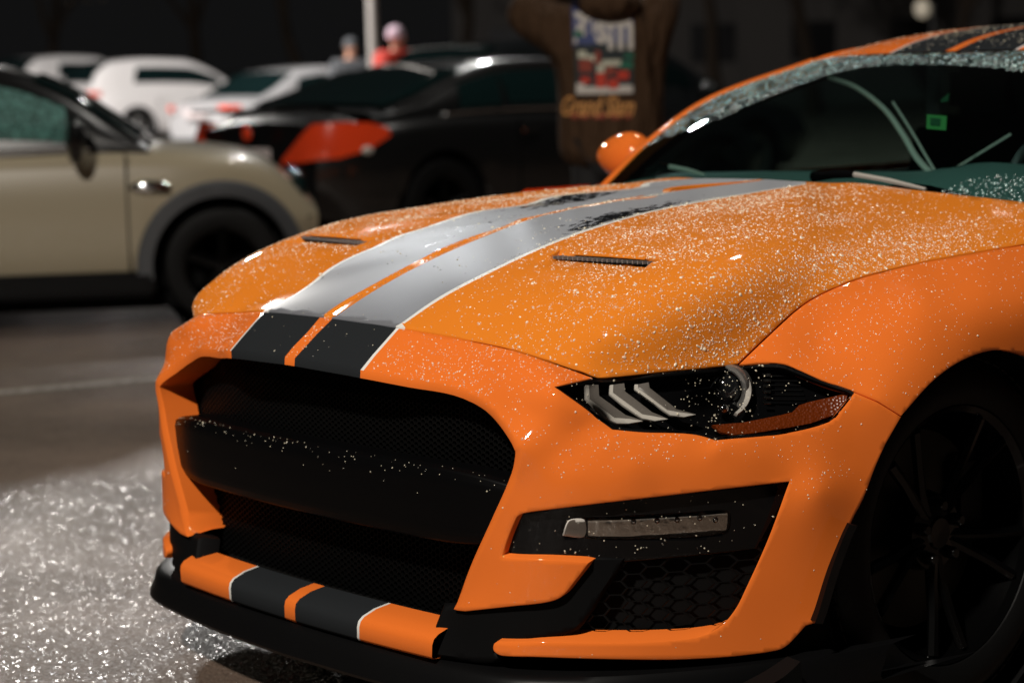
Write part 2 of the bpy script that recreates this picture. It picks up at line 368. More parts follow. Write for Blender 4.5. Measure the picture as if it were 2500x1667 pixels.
# ---- measured points: front wing
gp = side3+[px(1803, 891, .764), px(1913, 888, .815), px(2015, 931, .875), px(2086, 957, .912), px(2142, 981, .945), px(2199, 1017, .966),
    px(2278, 928, .976), px(2349, 878, .98), px(2427, 853, .98), px(2500, 864, .98), px(2600, 915, .974), px(2306, 823, .962), px(2235, 870, .955), px(2385, 782, .965), px(2500, 742, .966), px(2700, 690, .953),
    px(2100, 800, .865), px(2250, 730, .90), px(2400, 700, .92), px(2600, 655, .925), px(2000, 840, .825), px(2700, 1000, .96)]
WING = Skin(gp, 2e-3)

# ---- bonnet
gap_h = [(.0175, .118, .802), (.017, .247, .856), (.0168, .39, .903), (.0162, .539, .941), (.016, .662, .967), (.0155, .795, .982), (.015, 1.095, 1.001), (.0145, 1.421, 1.012)]
cl_uv = pix(np.array(cl)); cl_uv[0] = (799, 773.3)
gap_uv = pix(np.array(gap_h)); gap_uv[0] += (0, .6)
se_uv = np.array([(967, 797.6), (1075, 723), (1211, 652.6), (1330, 598), (1450, 554), (1606, 511), (1868, 464), (1980, 447.2)])
wl_uv = se_uv+np.array([(7, 1), (7, 3.2), (6.5, 3.2), (6, 3.2), (5, 3), (4, 2.6), (3, 1.8), (3, .6)])
C_ = lambda a, n=6: sm([tuple(p) for p in a], n)
cline = C_(cl_uv, 8)
rear_uv = pix(np.array(rear3))
hood_out = np.vstack([cline, C_([cline[-1], *rear_uv], 6)[1:], C_([(2700, 560), (2500, 593), (2278, 632), (2135, 665), (2042, 697), (1957, 743), (1850, 839), (1800.5, 886.5)], 8),
                      C_([(1800, 887), (1700, 897.5), (1600, 907.5), (1466, 921)], 6)[1:], C_([(1461, 920.5), (1355, 883), (1250, 849.5), (1145, 827), (967, 795.6), (811, 774.2), (799, 773.3)], 8)[:-1]])
g_l, s_l, w_l = C_(gap_uv, 8), C_(se_uv, 8), C_(wl_uv, 8)
# bonnet vent: a shallow ramp that dips to a dark slot
vent = np.array([(1277, 652), (1359, 617), (1614, 634), (1492, 671)]); slot = np.array([(1356, 620), (1362, 617.5), (1490, 624), (1616, 634.5), (1585, 636.5), (1480, 630.5)])
def hood3(uv):
    snap = np.array([np.abs(cline-p).sum(1).min() < 1e-6 for p in uv])
    P = HOOD(uv, 0, snap)
    a, b, c, d = vent
    # depth below the skin grows towards the slot
    for i in np.where(inside(np.array([a, b, c, d]), uv))[0]:
        p = uv[i]; t1 = segdist(p[None], b, c)[0]; t0 = segdist(p[None], a, d)[0]; P[i, 2] -= .014*(t0/(t0+t1+1e-9))**1.3
    return P
vlines = [C_(vent[[0, 1]], 5), C_(vent[[2, 3]], 5), C_(vent[[3, 0]], 8)]
def near_slot(V): q = pix(V); return np.array([min(segdist(p[None], slot[i], slot[i-1])[0] for i in range(len(slot))) < 4 for p in q])
P2, F = cdt(hood_out, [closed([tuple(p)+(1,) for p in slot], 3)], [g_l[1:-1], s_l[1:-1], w_l[1:-1]]+[l for l in vlines], 9, 1.6)
cc = P2[F].mean(1); sl = np.zeros(len(F), int)
sl[inside(np.vstack([w_l, s_l[::-1]]), cc)] = 2; sl[inside(np.vstack([s_l, g_l[::-1]]), cc)] = 1
HV = hood3(P2)
panel('hood', P2, F, HV, ['orange_wet_lit', 'stripe_wet', 'white_line'], CAR, sl, cham=lambda V: np.where(near_slot(V), .0003, .002), ret=lambda V, N: np.where(near_slot(V)[:, None], -N*.003, -N*.02), mirror='join', depth=.02)
HOOD_TRI = (HV, F, P2)
sp2 = closed([tuple(p)+(1,) for p in slot], 3); sp2 = sp2.mean(0)+(sp2-sp2.mean(0))*1.03; sp3 = HOOD(sp2)-[0, 0, .010]
for s_ in (1, -1):              # ribbed black insert in the vent
    b = MB(); n_ = len(sp3); b.add(list(sp3*[s_, 1, 1]), [list(range(n_))]); hv = b.build('hood_vent', 'mesh', CAR, False)
    e0, e1 = sp3[sp2[:, 0].argmin()], sp3[sp2[:, 0].argmax()]
    for k in range(1, 22):
        c = e0*(1-k/22)+e1*k/22; b = MB(); b.box((s_*c[0], c[1], c[2]+.004), (.0022, .03, .006), 0); b.build('vent_fin', 'trim_dark', hv, False)

# ---- front bumper skin
hl_low = [(1352, 943.5, 1), (1430, 1000), (1494, 1049, 1), (1575, 1056.5), (1658, 1058), (1705, 1063), (1747, 1075, 1), (1888, 1064), (1980, 1047), (2034, 1027), (2062, 995), (2088, 960.5, 1)]
hl_low_c = sm(hl_low, 6)
fas = np.vstack([np.array([(708, 872.5), (738, 840), (768, 808), (797.5, 777)]),
    C_([(811, 778.5), (967, 801.2), (1145, 833.5), (1250, 856), (1355, 889.5), (1446, 922.5)], 8), np.array([(1400, 931)]), hl_low_c,
    C_([(2142, 984), (2198, 1019)], 4), C_([(2160, 1085), (2135, 1142), (2112, 1205), (2099, 1233), (2086, 1257), (2074, 1283), (2040, 1372), (2010, 1460), (1989, 1519)], 5),
    C_([(1967, 1525), (1945, 1550), (1921, 1574), (1899, 1585), (1820, 1597), (1738, 1604), (1631, 1608), (1461, 1606), (1300, 1601), (1225, 1598), (1207, 1588), (1206, 1574), (1216, 1566)], 5),
    C_([(1305, 1567), (1440, 1570), (1568, 1569), (1695, 1558), (1758, 1533), (1797, 1490), (1823, 1440), (1880, 1313), (1930, 1176)], 6), sm([(1927, 1173, 1), (1600, 1211), (1300, 1247), (1274, 1252), (1258, 1264), (1225, 1352), (1232, 1361), (1330, 1367), (1436, 1374, 1), (1400, 1420), (1372, 1453), (1338, 1467), (1250, 1477), (1134, 1489, 1), (1108, 1486)], 5),
    sm([tuple(p) for p in crease[::-1]], 6)[:-1]])
n_l = np.array([(719.5, 874.8), (742, 850), (775, 814), (811, 778.5)])
s_n = np.array([(880, 903), (908, 868), (938, 834), (967, 801.2)]); w_n = s_n+np.array([(7.5, 1.3), (7, 1), (7, 1), (7, 1)])
P2, F = cdt(fas, [], [n_l, s_n, w_n], 9, 1.0)
cc = P2[F].mean(1); sl = np.zeros(len(F), int); sl[inside(np.vstack([w_n, s_n[::-1]]), cc)] = 2; sl[inside(np.vstack([s_n, n_l[::-1]]), cc)] = 1
cl_n = np.array([(708, 872.5), (738, 840), (768, 808), (797.5, 777)])
FV = FASCIA(P2, 0, np.array([np.abs(cl_n-p).sum(1).min() < 1e-6 or (p[0] < 800 and segdist(p[None], cl_n[0], cl_n[3])[0] < .6) for p in P2]))
open_poly = np.vstack([np.array(crease), [(1100, 1560), (300, 1560), (600, 860)]])
fog_poly = np.array([(1940, 1160), (1250, 1240), (1200, 1365), (1420, 1380), (1320, 1480), (1100, 1500), (1190, 1575), (1600, 1585), (1800, 1560)])
def near_open(V): q = pix(V); return np.array([min(segdist(p[None], np.array(crease[i]), np.array(crease[i+1]))[0] for i in range(len(crease)-1)) < 6 for p in q])
def cham_f(V): return np.where(near_open(V), .011, .0018)
def ret_f(V, N):
    q = pix(V); no = near_open(V); fo = inside(fog_poly, q) | (np.array([min(segdist(p[None], fog_poly[i], fog_poly[i-1])[0] for i in range(len(fog_poly))) < 14 for p in q]))
    D = -N*.014; D[no] = [0, .085, -.004]; f2 = fo & ~no; D[f2] = [-.012, .055, .010]; return D
FAS = panel('front_bumper', P2, F, FV, ['orange', 'stripe', 'white_line'], CAR, sl, ret=ret_f, cham=cham_f, mirror='join', sharp=50)
FAS_TRI = (FV, F, P2)

# ---- front wings
wing = np.vstack([C_([(2088, 955.5), (2015, 928), (1951, 900), (1913, 885), (1860, 883), (1806, 888.5)], 6), C_([(1854, 843.5), (1960, 748), (2044, 702), (2136, 670.5), (2278, 637.5), (2500, 599), (2700, 566)], 8),
    np.array([(2710, 700), (2715, 850), (2720, 1010)]), C_([(2700, 1010), (2660, 950), (2600, 905), (2500, 864), (2427, 853), (2349, 878), (2278, 928), (2200, 1014)], 8), np.array([(2145, 979)])])
P2, F = cdt(wing, [], [], 9, 1.0); WV = WING(P2); WING_TRI = (WV, F, P2)
panel('front_wing', P2, F, WV, ['orange'], CAR, ret=lambda V, N: -N*.02, mirror='copy', depth=.02)

# ---- headlights (recessed housing, light bars, projector, amber strip, clear lens)
hl_out = np.vstack([hl_low_c, C_([(2088, 956), (2015, 930), (1951, 903), (1913, 888), (1860, 886), (1803, 890)], 6)[1:], C_([(1802, 891), (1600, 911.5), (1466, 926)], 5), np.array([(1446, 925), (1400, 934)])])
hc = hl_out.mean(0)
def sheet(poly, skin, off, step=9, grow=1.0):
    c = poly.mean(0); p = c+(poly-c)*grow; P2, F = cdt(p, [], [], step); return P2, F, skin(P2, off)
SKL = Skin([p for p in fp if True], 2e-4)
hp = [on_plan(u, v, o) for u, v, o in [(1354, 943, .043), (1430, 1000, .042), (1494, 1048, .045), (1658, 1056, .052), (1747, 1073, .035), (1888, 1062, .045), (2033, 1025, .06), (2086, 958, .075)]]+hl3+shut3[-1:]+[px(1913, 888, .815), px(2015, 931, .875)]
LENS = Skin(hp, 1e-3)
def add_sheet(name, poly, skin, off, mats, parent, thick=.004, step=9, grow=1.0, cham=.001):
    P2, F, V = sheet(poly, skin, off, step, grow); return panel(name, P2, F, V, mats, parent, depth=thick, cham=cham)[0]
hous = add_sheet('headlight', hl_out, LENS, .045, ['black_gloss'], CAR, .02, 10, 1.05)
rim_o = hl_out; rim_i = hc+(hl_out-hc)*[.975, .90]
P2, F = cdt(rim_o, [rim_i], [], 8); panel('bezel', P2, F, LENS(P2, .004), ['black_satin'], hous, depth=.010, cham=.001)
add_sheet('lens', hl_out, LENS, .001, ['lens'], hous, .0005, 12, .985)
def q5(x, y): return (1330+x/2.94, 860+y/2.94)      # from an enlarged view to picture pixels
for bar in ([(300, 215), (290, 320), (500, 470), (700, 492), (560, 505), (440, 470), (325, 335)],):
    pass
def light_bar(up, knee, low, tip, w):
    a, b, c, d = [np.array(q5(*p)) for p in (up, knee, low, tip)]
    n = np.array([w, 0])
    poly = np.vstack([sm([tuple(a), tuple(b)+(1,), tuple(c)+(1,), tuple(d)], 4), sm([tuple(d+[0, 2]), tuple(c+[w*.05-10, 9]), tuple(b+[-4, 9]), tuple(a-[9, -1])], 4)])
    return poly
bars = [[(318, 235), (322, 335), (500, 470), (610, 478), (705, 492), (600, 508), (520, 505), (440, 470), (300, 325), (296, 235)],
        [(492, 232), (490, 290), (700, 445), (800, 462), (885, 478), (790, 490), (700, 470), (560, 375), (468, 295), (470, 235)],
        [(668, 230), (672, 258), (880, 415), (980, 432), (1085, 446), (1000, 462), (900, 447), (740, 330), (646, 262), (646, 232)]]
wide = [[(318, 235), (385, 232), (390, 310), (580, 450), (705, 490), (600, 500), (500, 470), (322, 335)],
        [(492, 232), (570, 222), (575, 280), (770, 430), (885, 476), (800, 478), (700, 445), (490, 290)],
        [(668, 230), (745, 215), (752, 255), (950, 410), (1085, 444), (980, 450), (880, 415), (672, 258)]]
M['drl_dim'] = mat('light_bar_side', (.13, .115, .10), .3, 0, .5)
for bpoly, wpoly in zip(bars, wide):
    pw = np.array([q5(*p) for p in wpoly]); pb = np.array([q5(*p) for p in bpoly])
    o = add_sheet('light_bar', closed([tuple(p)+(1,) for p in pw], 3), LENS, .005, ['drl_dim'], hous, .010, 6)
    add_sheet('light_bar_edge', closed([tuple(p)+(1,) for p in pb], 3), LENS, .003, ['drl'], hous, .006, 6)
# projector
M['trim_ring'] = mat('projector_ring_chrome', (.40, .39, .37), .3, .8)
pc = LENS([(1768, 950)], .047)[0]; fdir = (CAM-pc); fdir[2] *= .3; fdir /= np.linalg.norm(fdir); fdir = np.array([.45, -.88, .05]); fdir /= np.linalg.norm(fdir)
rot = Vector(fdir).to_track_quat('Z', 'Y').to_matrix()
def oriented(b, c):
    b.v = [tuple(np.array(c)+np.array(rot @ Vector(p))) for p in b.v]; return b
b = MB(); b.ball((0, 0, 0), (.032, .032, .026), 0, 24, 14); oriented(b, pc).build('projector', mat('projector_glass', (.01, .011, .012), .12, 0, 1, .10), hous)
b = MB(); b.lathe([(-.02, .034), (.006, .036), (.010, .040), (.010, .046), (.004, .049), (-.02, .05)], (0, 0, 0), 'z', 40); oriented(b, pc).build('projector_ring', 'trim_ring', hous)
b = MB(); arcp = []
for k in range(15):
    t = R_(-58+k*116/14); arcp.append((.056*math.cos(t), .056*math.sin(t), .014))
gl = LENS([(1766, 998)], .018)[0]; b = MB(); b.ball(gl, .010, 0, 20, 12); b.build('glint_ball', 'chrome', hous)  # chrome ball added to make the glint below the projector
# crescent facing the outer side of the car
ex = np.array([1, .6, 0]); 
b = MB(); ring_uv = [np.array((1768, 952))+np.array((math.cos(R_(a))*72*.92, math.sin(R_(a))*78*.85)) for a in np.linspace(-66, 60, 18)]
ring_in = [np.array((1768, 952))+np.array((math.cos(R_(a))*60*.92, math.sin(R_(a))*74*.85)) for a in np.linspace(-66, 60, 18)]
add_sheet('crescent_light', np.vstack([ring_uv, ring_in[::-1]]), LENS, .010, ['drl'], hous, .008, 8)
for k in range(6):
    y = 160+k*41; a = [q5(1562+k*2, y-9), q5(1620+k*1, y-9), q5(1622, y+9-k), q5(1568+k*2, y+9-k)]
    add_sheet('fin', np.array(a), LENS, .02, ['reflector'], hous, .002, 20)
for k in range(9):
    y = 130+k*34; a = [q5(1600, y), q5(1800+k*12, y+2), q5(1800+k*12, y+8), q5(1600, y+6)]
    if k < 7: add_sheet('rib', np.array(a), LENS, .028, ['black_satin'], hous, .004, 20)
amb = np.array([q5(*p) for p in [(1205, 520), (1420, 505), (1700, 450), (1780, 430), (1830, 380), (1900, 358), (2130, 306), (2175, 300), (2150, 380), (2090, 440), (1900, 510), (1700, 545), (1480, 580), (1350, 588), (1270, 570)]])
add_sheet('turn_signal', closed([tuple(p)+(1,) for p in amb], 2), LENS, .018, ['amber'], hous, .006, 7)

M['drl_bright'] = mat('lamp_end_white', (.80, .76, .70), .3, 0, .4)
# ---- fog recess: glossy bezel with lamp, hexagonal mesh below
def fz(x, y): return (1100+x/2.352, 1100+y/2.352)
fb = sm([(1935, 1168, 1), (1600, 1206), (1274, 1246), (1248, 1262), (1218, 1358, 1), (1330, 1372), (1453, 1372), (1650, 1358), (1846, 1338, 1), (1900, 1240)], 5)
lampP = closed([fz(640, 488), fz(675, 398), fz(760, 390), fz(900, 384), fz(1400, 356), fz(1590, 346), fz(1610, 375), fz(1600, 450), fz(1580, 472), fz(1400, 494), fz(1000, 505), fz(780, 500)], 4)
fogb = panel('fog_lamp', *(lambda P2, F: (P2, F, FASCIA(P2, .022)))(*cdt(fb, [lampP], [], 9)), ['black_gloss'], CAR, depth=.05, cham=.003)[0]
add_sheet('reflector', lampP, FASCIA, .036, ['black_gloss'], fogb, .01, 10, 1.1)
led_w = closed([fz(645, 486), fz(680, 402), fz(765, 398), fz(765, 492)], 4)
add_sheet('lamp_end', led_w, FASCIA, .0215, ['drl_bright'], fogb, .006, 7)
M['fog_refl'] = mat('fog_reflector', (.60, .57, .52), .22, .85); fn = noise(M['fog_refl'], 55, 2, .5); bump(M["fog_refl"], fn.outputs[0], .6, .004)
add_sheet('lamp_bowl', np.array([fz(790, 400), fz(1590, 356), fz(1590, 462), fz(1000, 500), fz(790, 495)]), FASCIA, .026, ['fog_refl'], fogb, .006, 8)
for k, (x, y) in enumerate([(1050, 398), (1185, 392), (1300, 388), (1430, 378), (1520, 388)]):
    c = FASCIA([fz(x, y+8)], .026)[0]; b = MB(); b.ball(c, (.006, .006, .0055), 0, 12, 8); b.build('led', 'chrome', fogb)
add_sheet('lens', lampP, FASCIA, .02, ['lens'], fogb, .0005, 12, .99)
def hexmesh(name, x0, x1, z0, z1, cell, wire, f3, mats, parent, depth=.01, keep=lambda x, z: True):
    V = []; Fc = []; dx = cell*1.5; dz = cell*math.sqrt(3); i = 0; x = x0
    while x < x1:
        z = z0+(dz/2 if i % 2 else 0)
        while z < z1:
            if not keep(x, z): z += dz; continue
            o = len(V)
            for r in (cell*1.001, cell-wire, cell-wire*1.2):
                for k in range(6):
                    t = math.pi/3*k; p = f3(x+r*math.cos(t), z+r*math.sin(t)); V.append((p[0], p[1]+(depth if r == cell-wire*1.2 else 0), p[2]))
            for k in range(6):
                q = (k+1) % 6; Fc.append([o+k, o+q, o+6+q, o+6+k]); Fc.append([o+6+k, o+6+q, o+12+q, o+12+k])
            z += dz
        x += dx; i += 1
    return mesh(name, V, Fc, mats, parent, None, False)
for s_ in (1, -1):
    hexmesh('side_grille', .60, .905, .285, .43, .0145, .0011, lambda x, z: (s_*x, float(Y0(x))+.056-.01*(x-.6), z), 'mesh', CAR, .003)
for s_ in (1, -1):
    b = MB(); b.add([(s_*x, float(Y0(x))+.10, z) for x in np.linspace(.55, .89, 12) for z in (.16, .50)], [[2*i, 2*i+1, 2*i+3, 2*i+2] for i in range(11)]); b.build('side_duct', 'black_matt', CAR)

# black lower lip that sweeps from the chin into the fog recess
lip = np.vstack([sm([(1085, 1480), (1134, 1484), (1250, 1472), (1338, 1460), (1372, 1446), (1405, 1410), (1440, 1366)], 5), sm([(1520, 1366), (1470, 1440), (1430, 1500), (1400, 1533), (1300, 1556), (1230, 1572), (1204, 1590), (1215, 1606), (1150, 1606), (1040, 1592)], 5)])
P2, F = cdt(lip, [], [], 9)
lv = FASCIA(P2, .016); cyl = np.clip((P2[:, 1]-1500)/90, -1, 1)
M['lip_black'] = mat('lip_black', (.0035, .0035, .0037), .6, spec=.06)
panel('lower_lip', P2, F, lv, ['lip_black'], CAR, mirror='copy', depth=.04, cham=.008)

# ---- the big opening: upper mesh, beam, lower mesh, dark box behind
hexmesh('upper_grille', -.61, .61, .535, .738, .0066, .0011, lambda x, z: (x, .105+.22*x*x+.25*max(0,z-.66)+max(0,abs(x)-.42)*max(0,z-.6)*2.2, z), 'mesh', CAR, .006, lambda x, z: z < .735-max(0, abs(x)-.34)*.55)
M['mesh_dark'] = mat('lower_grille_plastic', (.0015, .0015, .0015), .5, spec=.12)
hexmesh('lower_grille', -.56, .56, .255, .43, .0075, .0013, lambda x, z: (x, .115+.14*x*x, z), 'mesh_dark', CAR, .006)
def beam_pt(x, t):              # t 0 top-back .. 1 bottom-back around the nose of the beam
    pr = [(.105, .556), (.060, .558), (.047, .552), (.042, .536), (.040, .48), (.041, .432), (.048, .414), (.10, .405)]
    i = t*(len(pr)-1); k = min(int(i), len(pr)-2); w = i-k; y = pr[k][0]*(1-w)+pr[k+1][0]*w; z = pr[k][1]*(1-w)+pr[k+1][1]*w
    e = max(0, (abs(x)-.40)/.17); return (x, y+.13*x*x+.02*e*e, z+(.48-z)*.25*e*e)
G = np.array([[beam_pt(x, t) for t in np.linspace(0, 1, 29)] for x in np.linspace(-.585, .585, 61)]); v, f = grid_mesh(G)
mesh('bumper_beam', v, f, mat('beam_black', (.002, .002, .0022), .35, spec=.1), CAR)
b = MB(); b.box((0, .32, .40), (1.16, .02, .46)); b.box((0, .9, .42), (1.1, 1.2, .5)); b.box((0, .2, .245), (1.1, .25, .006)); b.box((0, 2.7, .35), (1.5, 3.6, .4)); b.build('underbody', 'black_matt', CAR)

# ---- painted chin with the stripes
chin_prof = [(.075, .262), (.040, .257), (.012, .247), (.003, .239), (.0, .228), (.0, .206), (.004, .200), (.03, .198)]
xs = sorted(set([round(x, 4) for x in np.linspace(-.44, .44, 48)]+[-.229, -.222, -.0185, .0185, .222, .229]))
G = np.array([[(x*(1-.03*k/7), y+.09*x*x, z+.01*x*x) for k, (y, z) in enumerate(chin_prof)] for x in xs]); v, f = grid_mesh(G); n_ = len(chin_prof)
slc = []
for i in range(len(xs)-1):
    xm = abs(.5*(xs[i]+xs[i+1])); slc += [1 if .0185 < xm < .222 else 2 if .222 < xm < .229 else 0]*(n_-1)
o = mesh('chin', v, f, ['orange', 'stripe', 'white_line'], CAR, slc); 
# ---- splitter blade and its end fins
sx_ = np.concatenate([np.linspace(-.955, .955, 81)]); yo = Y0(np.abs(sx_))-.018-.02*(np.abs(sx_) < 2)
prof = [(.10, .200), (.028, .196), (.012, .185), (.006, .165), (-.004, .150), (-.006, .140), (.0, .132), (.30, .128)]
G = np.array([[(x, y+dy, z) for dy, z in prof] for x, y in zip(sx_, yo)]); v, f = grid_mesh(G); mesh('splitter', v, f, 'black_satin', CAR, None, True, 40)
for s_ in (1, -1):
    b = MB(); fin = sm([(.46, .21, 1), (.40, .195), (.34, .185), (.30, .176), (.29, .163), (.31, .148), (.35, .138), (.46, .13, 1)], 4)
    bl = [(s_*(.945+.012*math.sin(k*.3)), y, z) for k, (y, z) in enumerate(fin)]; br = [(s_*.905, y+.01, z) for y, z in fin]; n_ = len(fin)
    b.add(bl+br, [list(range(n_))[::s_], [n_+i for i in range(n_)][::-s_]]+[[i, (i+1) % n_, n_+(i+1) % n_, n_+i] for i in range(n_)]); b.build('splitter_fin', 'black_matt', CAR)

M['lug'] = mat('lug_black', (.012, .012, .012), .12, .6)
# ---- wheels, wheel wells
def wheel(cx, cy, side, R=.352, w=.29):
    rt = thing('wheel', '', '', (0, 0, 0)); del rt['label']; del rt['category']; rt.parent = CAR
    o = (cx, cy, R); s_ = side
    b = MB(); b.lathe([(s_*a, r) for a, r in [(-w, .255), (-w, .325), (-w+.02, .345), (-w+.05, R), (-.06, R), (-.028, .348), (-.012, .336), (.0, .315), (.004, .295), (0, .275), (-.008, .262), (-.03, .255)]], o, 'x', 72)
    for k in range(72):          # tread blocks on the shoulder
        t = 2*math.pi*k/72; c, sn = math.cos(t), math.sin(t)
        b.box((cx+s_*-.05, cy+c*(R+.001), R+sn*(R+.001)), (.06, .022, .004), 0, Matrix.Rotation(t-math.pi/2, 3, 'X'))
    b.build('tyre', 'rubber', rt)
    b = MB(); b.lathe([(s_*a, r) for a, r in [(-w+.02, .25), (-.035, .252), (-.014, .262), (-.010, .258), (-.022, .245), (-.08, .235), (-w+.03, .225)]], o, 'x', 72)
    for k in range(10):
        t0 = 2*math.pi*k/10+.12*(1 if k % 2 else -1); 
        pts = []; 
        for r, a in ((.045, -.062), (.10, -.055), (.17, -.040), (.243, -.026)):
            tt = t0+(.10 if k % 2 else -.10)*(1-r/.243); pts.append((cx+s_*a, cy+r*math.cos(tt), R+r*math.sin(tt)))
        b.tube(pts, [.014, .012, .011, .012], 6)
    b.lathe([(s_*a, r) for a, r in [(-.06, .0), (-.045, .0), (-.043, .030), (-.048, .034), (-.055, .075), (-.09, .082)]], o, 'x', 40)
    b.build('rim', 'rim', rt)
    for k in range(5):
        t = 2*math.pi*k/5+.35; b = MB(); b.lathe([(s_*-.058, .013), (s_*-.036, .0125), (s_*-.030, .009), (s_*-.030, .0)], (cx, cy+.057*math.cos(t), R+.057*math.sin(t)), 'x', 10); b.build('lug_nut', 'lug', rt)
    b = MB(); b.lathe([(s_*-.11, .08), (s_*-.108, .20), (s_*-.14, .20), (s_*-.14, .08)], o, 'x', 60); b.build('brake_disc', 'disc', rt)
    b = MB(); b.box((cx-s_*.115, cy+.15, R+.04), (.07, .10, .19), 0, bev=.015); b.build('brake_caliper', 'black_satin', rt)
    return rt
for s_ in (1, -1):
    wheel(s_*.908, .972, s_); wheel(s_*.955, 3.69, s_, .352, .30)
    for cy in (.972, 3.69):
        b = MB(); b.lathe([(s_*.0, .395), (s_*-.42, .395), (s_*-.42, .0)], (s_*.905, cy, .352), 'x', 48); b.build('wheel_well', 'black_matt', CAR)
# black edging of the front arch ahead of the tyre
tr = sm([(2074, 1280, 1), (2060, 1310), (2030, 1390), (2000, 1490), (1989, 1521)], 5); pts = np.array([hit(u, v, x=.958-.02*(v-1280)/240) for u, v in tr])
for s_ in (1, -1):
    q = pts*[s_, 1, 1]; b = MB(); n_ = len(q); b.add(list(q)+list(q+[s_*.004, .018, -.004])+list(q+[-s_*.05, .03, -.004]), [[i, i+1, n_+i+1, n_+i] for i in range(n_-1)]+[[n_+i, n_+i+1, 2*n_+i+1, 2*n_+i] for i in range(n_-1)]); b.build('arch_trim', 'black_gloss', CAR)

# ---- doors, rear quarters, tail (mostly outside the picture)
def arch_low(y): 
    d = abs(y-3.69); return .352+math.sqrt(max(.385**2-d*d, 0)) if d < .385 else 0
def side_sheet(name, y0, y1, s_, mats='orange'):
    ys = np.arange(y0, y1+.001, .04); G = []
    for y in ys:
        tpr = max(0, y-4.2)/.6; w = .958-.10*tpr**2; low = max(.20+.12*tpr, arch_low(y)); row = []
        for x, z in [(-.03, .20), (0, .34), (.004, .55), (-.006, .70), (.0, .80), (-.05, .925), (-.16, .972)]:
            row.append((s_*(w+x), y, max(z, low) if z < .8 else z))
        G.append(row)
    v, f = grid_mesh(np.array(G)); return mesh(name, v, f, mats, CAR, None, True, 40)
for s_ in (1, -1):
    side_sheet('door', 1.62, 2.86, s_); side_sheet('rear_quarter', 2.864, 4.78, s_); side_sheet('wing_rear', 1.36, 1.616, s_)
G = []
for y, w in [(4.70, .90), (4.76, .87), (4.78, .84)]: G.append([(x*w, y+.02*(1-x*x), z) for x in np.linspace(-1, 1, 9) for z in (0.3,)])
b = MB(); b.box((0, 4.74, .62), (1.66, .06, .66), 0, bev=.02); b.build('rear_bumper', 'orange', CAR)
for s_ in (1, -1):
    for k in range(3):
        b = MB(); b.box((s_*(.50+.085*k), 4.785, .80), (.05, .03, .15), 0, bev=.006); b.build('tail_light', mat('tail_red', (.35, .01, .008), .2, 0, .5), CAR)

# ---- windscreen, pillars, roof
wb = C_([(-.70, 1.53, .972), (-.40, 1.50, .988), (0, 1.455, .996), (.40, 1.50, .988), (.70, 1.53, .972)], 8) if False else None
def spl3(pts, n):
    pts = np.array(pts, float); t = np.r_[0, np.cumsum(np.linalg.norm(np.diff(pts, axis=0), axis=1))]; t /= t[-1]; s = np.linspace(0, 1, n)
    return np.stack([pchip(t, pts[:, k])(s) if len(pts) > 2 else np.interp(s, t, pts[:, k]) for k in range(3)], 1)
WB = [(0, 1.455, .998), (.25, 1.47, .994), (.48, 1.51, .984), (.71, 1.555, .965)]
WT = [(0, 2.131, 1.303), (.2, 2.135, 1.303), (.38, 2.165, 1.302), (.545, 2.235, 1.292)]
WSD = [(.71, 1.555, .965), (.672, 1.70, 1.085), (.628, 1.90, 1.195), (.545, 2.235, 1.292)]
sym = lambda L: [(-p[0], p[1], p[2]) for p in L[::-1]]+list(L[1:])
nb, nsd = 49, 25
cb, ct = spl3(sym(WB), nb), spl3(sym(WT), nb); sr = spl3(WSD, nsd); sL = sr*[-1, 1, 1]
def coons(cb, ct, cl_, cr):
    n, m = len(cl_), len(cb); U = np.linspace(0, 1, m)[None, :, None]; V = np.linspace(0, 1, n)[:, None, None]
    return (1-V)*cb[None]+V*ct[None]+(1-U)*cl_[:, None]+U*cr[:, None]-((1-U)*(1-V)*cb[0]+U*(1-V)*cb[-1]+(1-U)*V*ct[0]+U*V*ct[-1])
WS = coons(cb, ct, sL, sr)
uu = np.linspace(0, 1, nb)[None, :, None]; vv_ = np.linspace(0, 1, nsd)[:, None, None]
v, f = grid_mesh(WS); mesh('windshield', v, f, 'windshield', CAR)
# pillars: strips outside the glass, turned back along the door frame
for s_ in (1, -1):
    a = spl3(WSD, 25)*[s_, 1, 1]; nrm = np.array([s_*.55, -.5, .66]); 
    rows = [a+[-s_*.011, -.004, -.003], a+np.array([s_*.006, .0, .004]), a+np.array([s_*.022, .012, .007]), a+np.array([s_*.036, .03, -.004]), a+np.array([s_*.036, .06, -.03]), a+np.array([-s_*.03, .08, -.04])]
    v, f = grid_mesh(np.array(rows)); mesh('a_pillar', v, f, ['orange', 'black_satin'], CAR, [0 if i < 4*24 else 1 for i in range(5*24)], True, 60)
zc = pchip([2.131, 2.25, 2.40, 2.6, 2.9, 3.2, 3.5, 3.9, 4.25, 4.45, 4.72], [1.306, 1.338, 1.362, 1.378, 1.385, 1.368, 1.318, 1.20, 1.085, 1.06, 1.045])
hw = pchip([2.1, 2.24, 2.5, 2.9, 3.4, 3.9, 4.25, 4.72], [.55, .565, .60, .61, .58, .54, .60, .72])
xs_r = sorted(set([round(x, 3) for x in np.linspace(-1, 1, 41)])); 
def roof_y0(x): return float(np.interp(abs(x), [p[0] for p in WT], [p[1] for p in WT]))+.004
def roof_pt(x, y): return (x, y, float(zc(y))-.05*(abs(x)/max(float(hw(y)), .1))**4-.012*(abs(x)/.6)**2)
sxx = [-.204, -.197, -.0165, .0165, .197, .204]
G = []; cols = sorted(set(list(np.linspace(-.98, .98, 29).round(3))+['s']), key=str) if False else None
ucol = sorted(set([round(k, 4) for k in np.linspace(-.56, .56, 27)]+sxx))
ys_r = np.linspace(0, 1, 60)
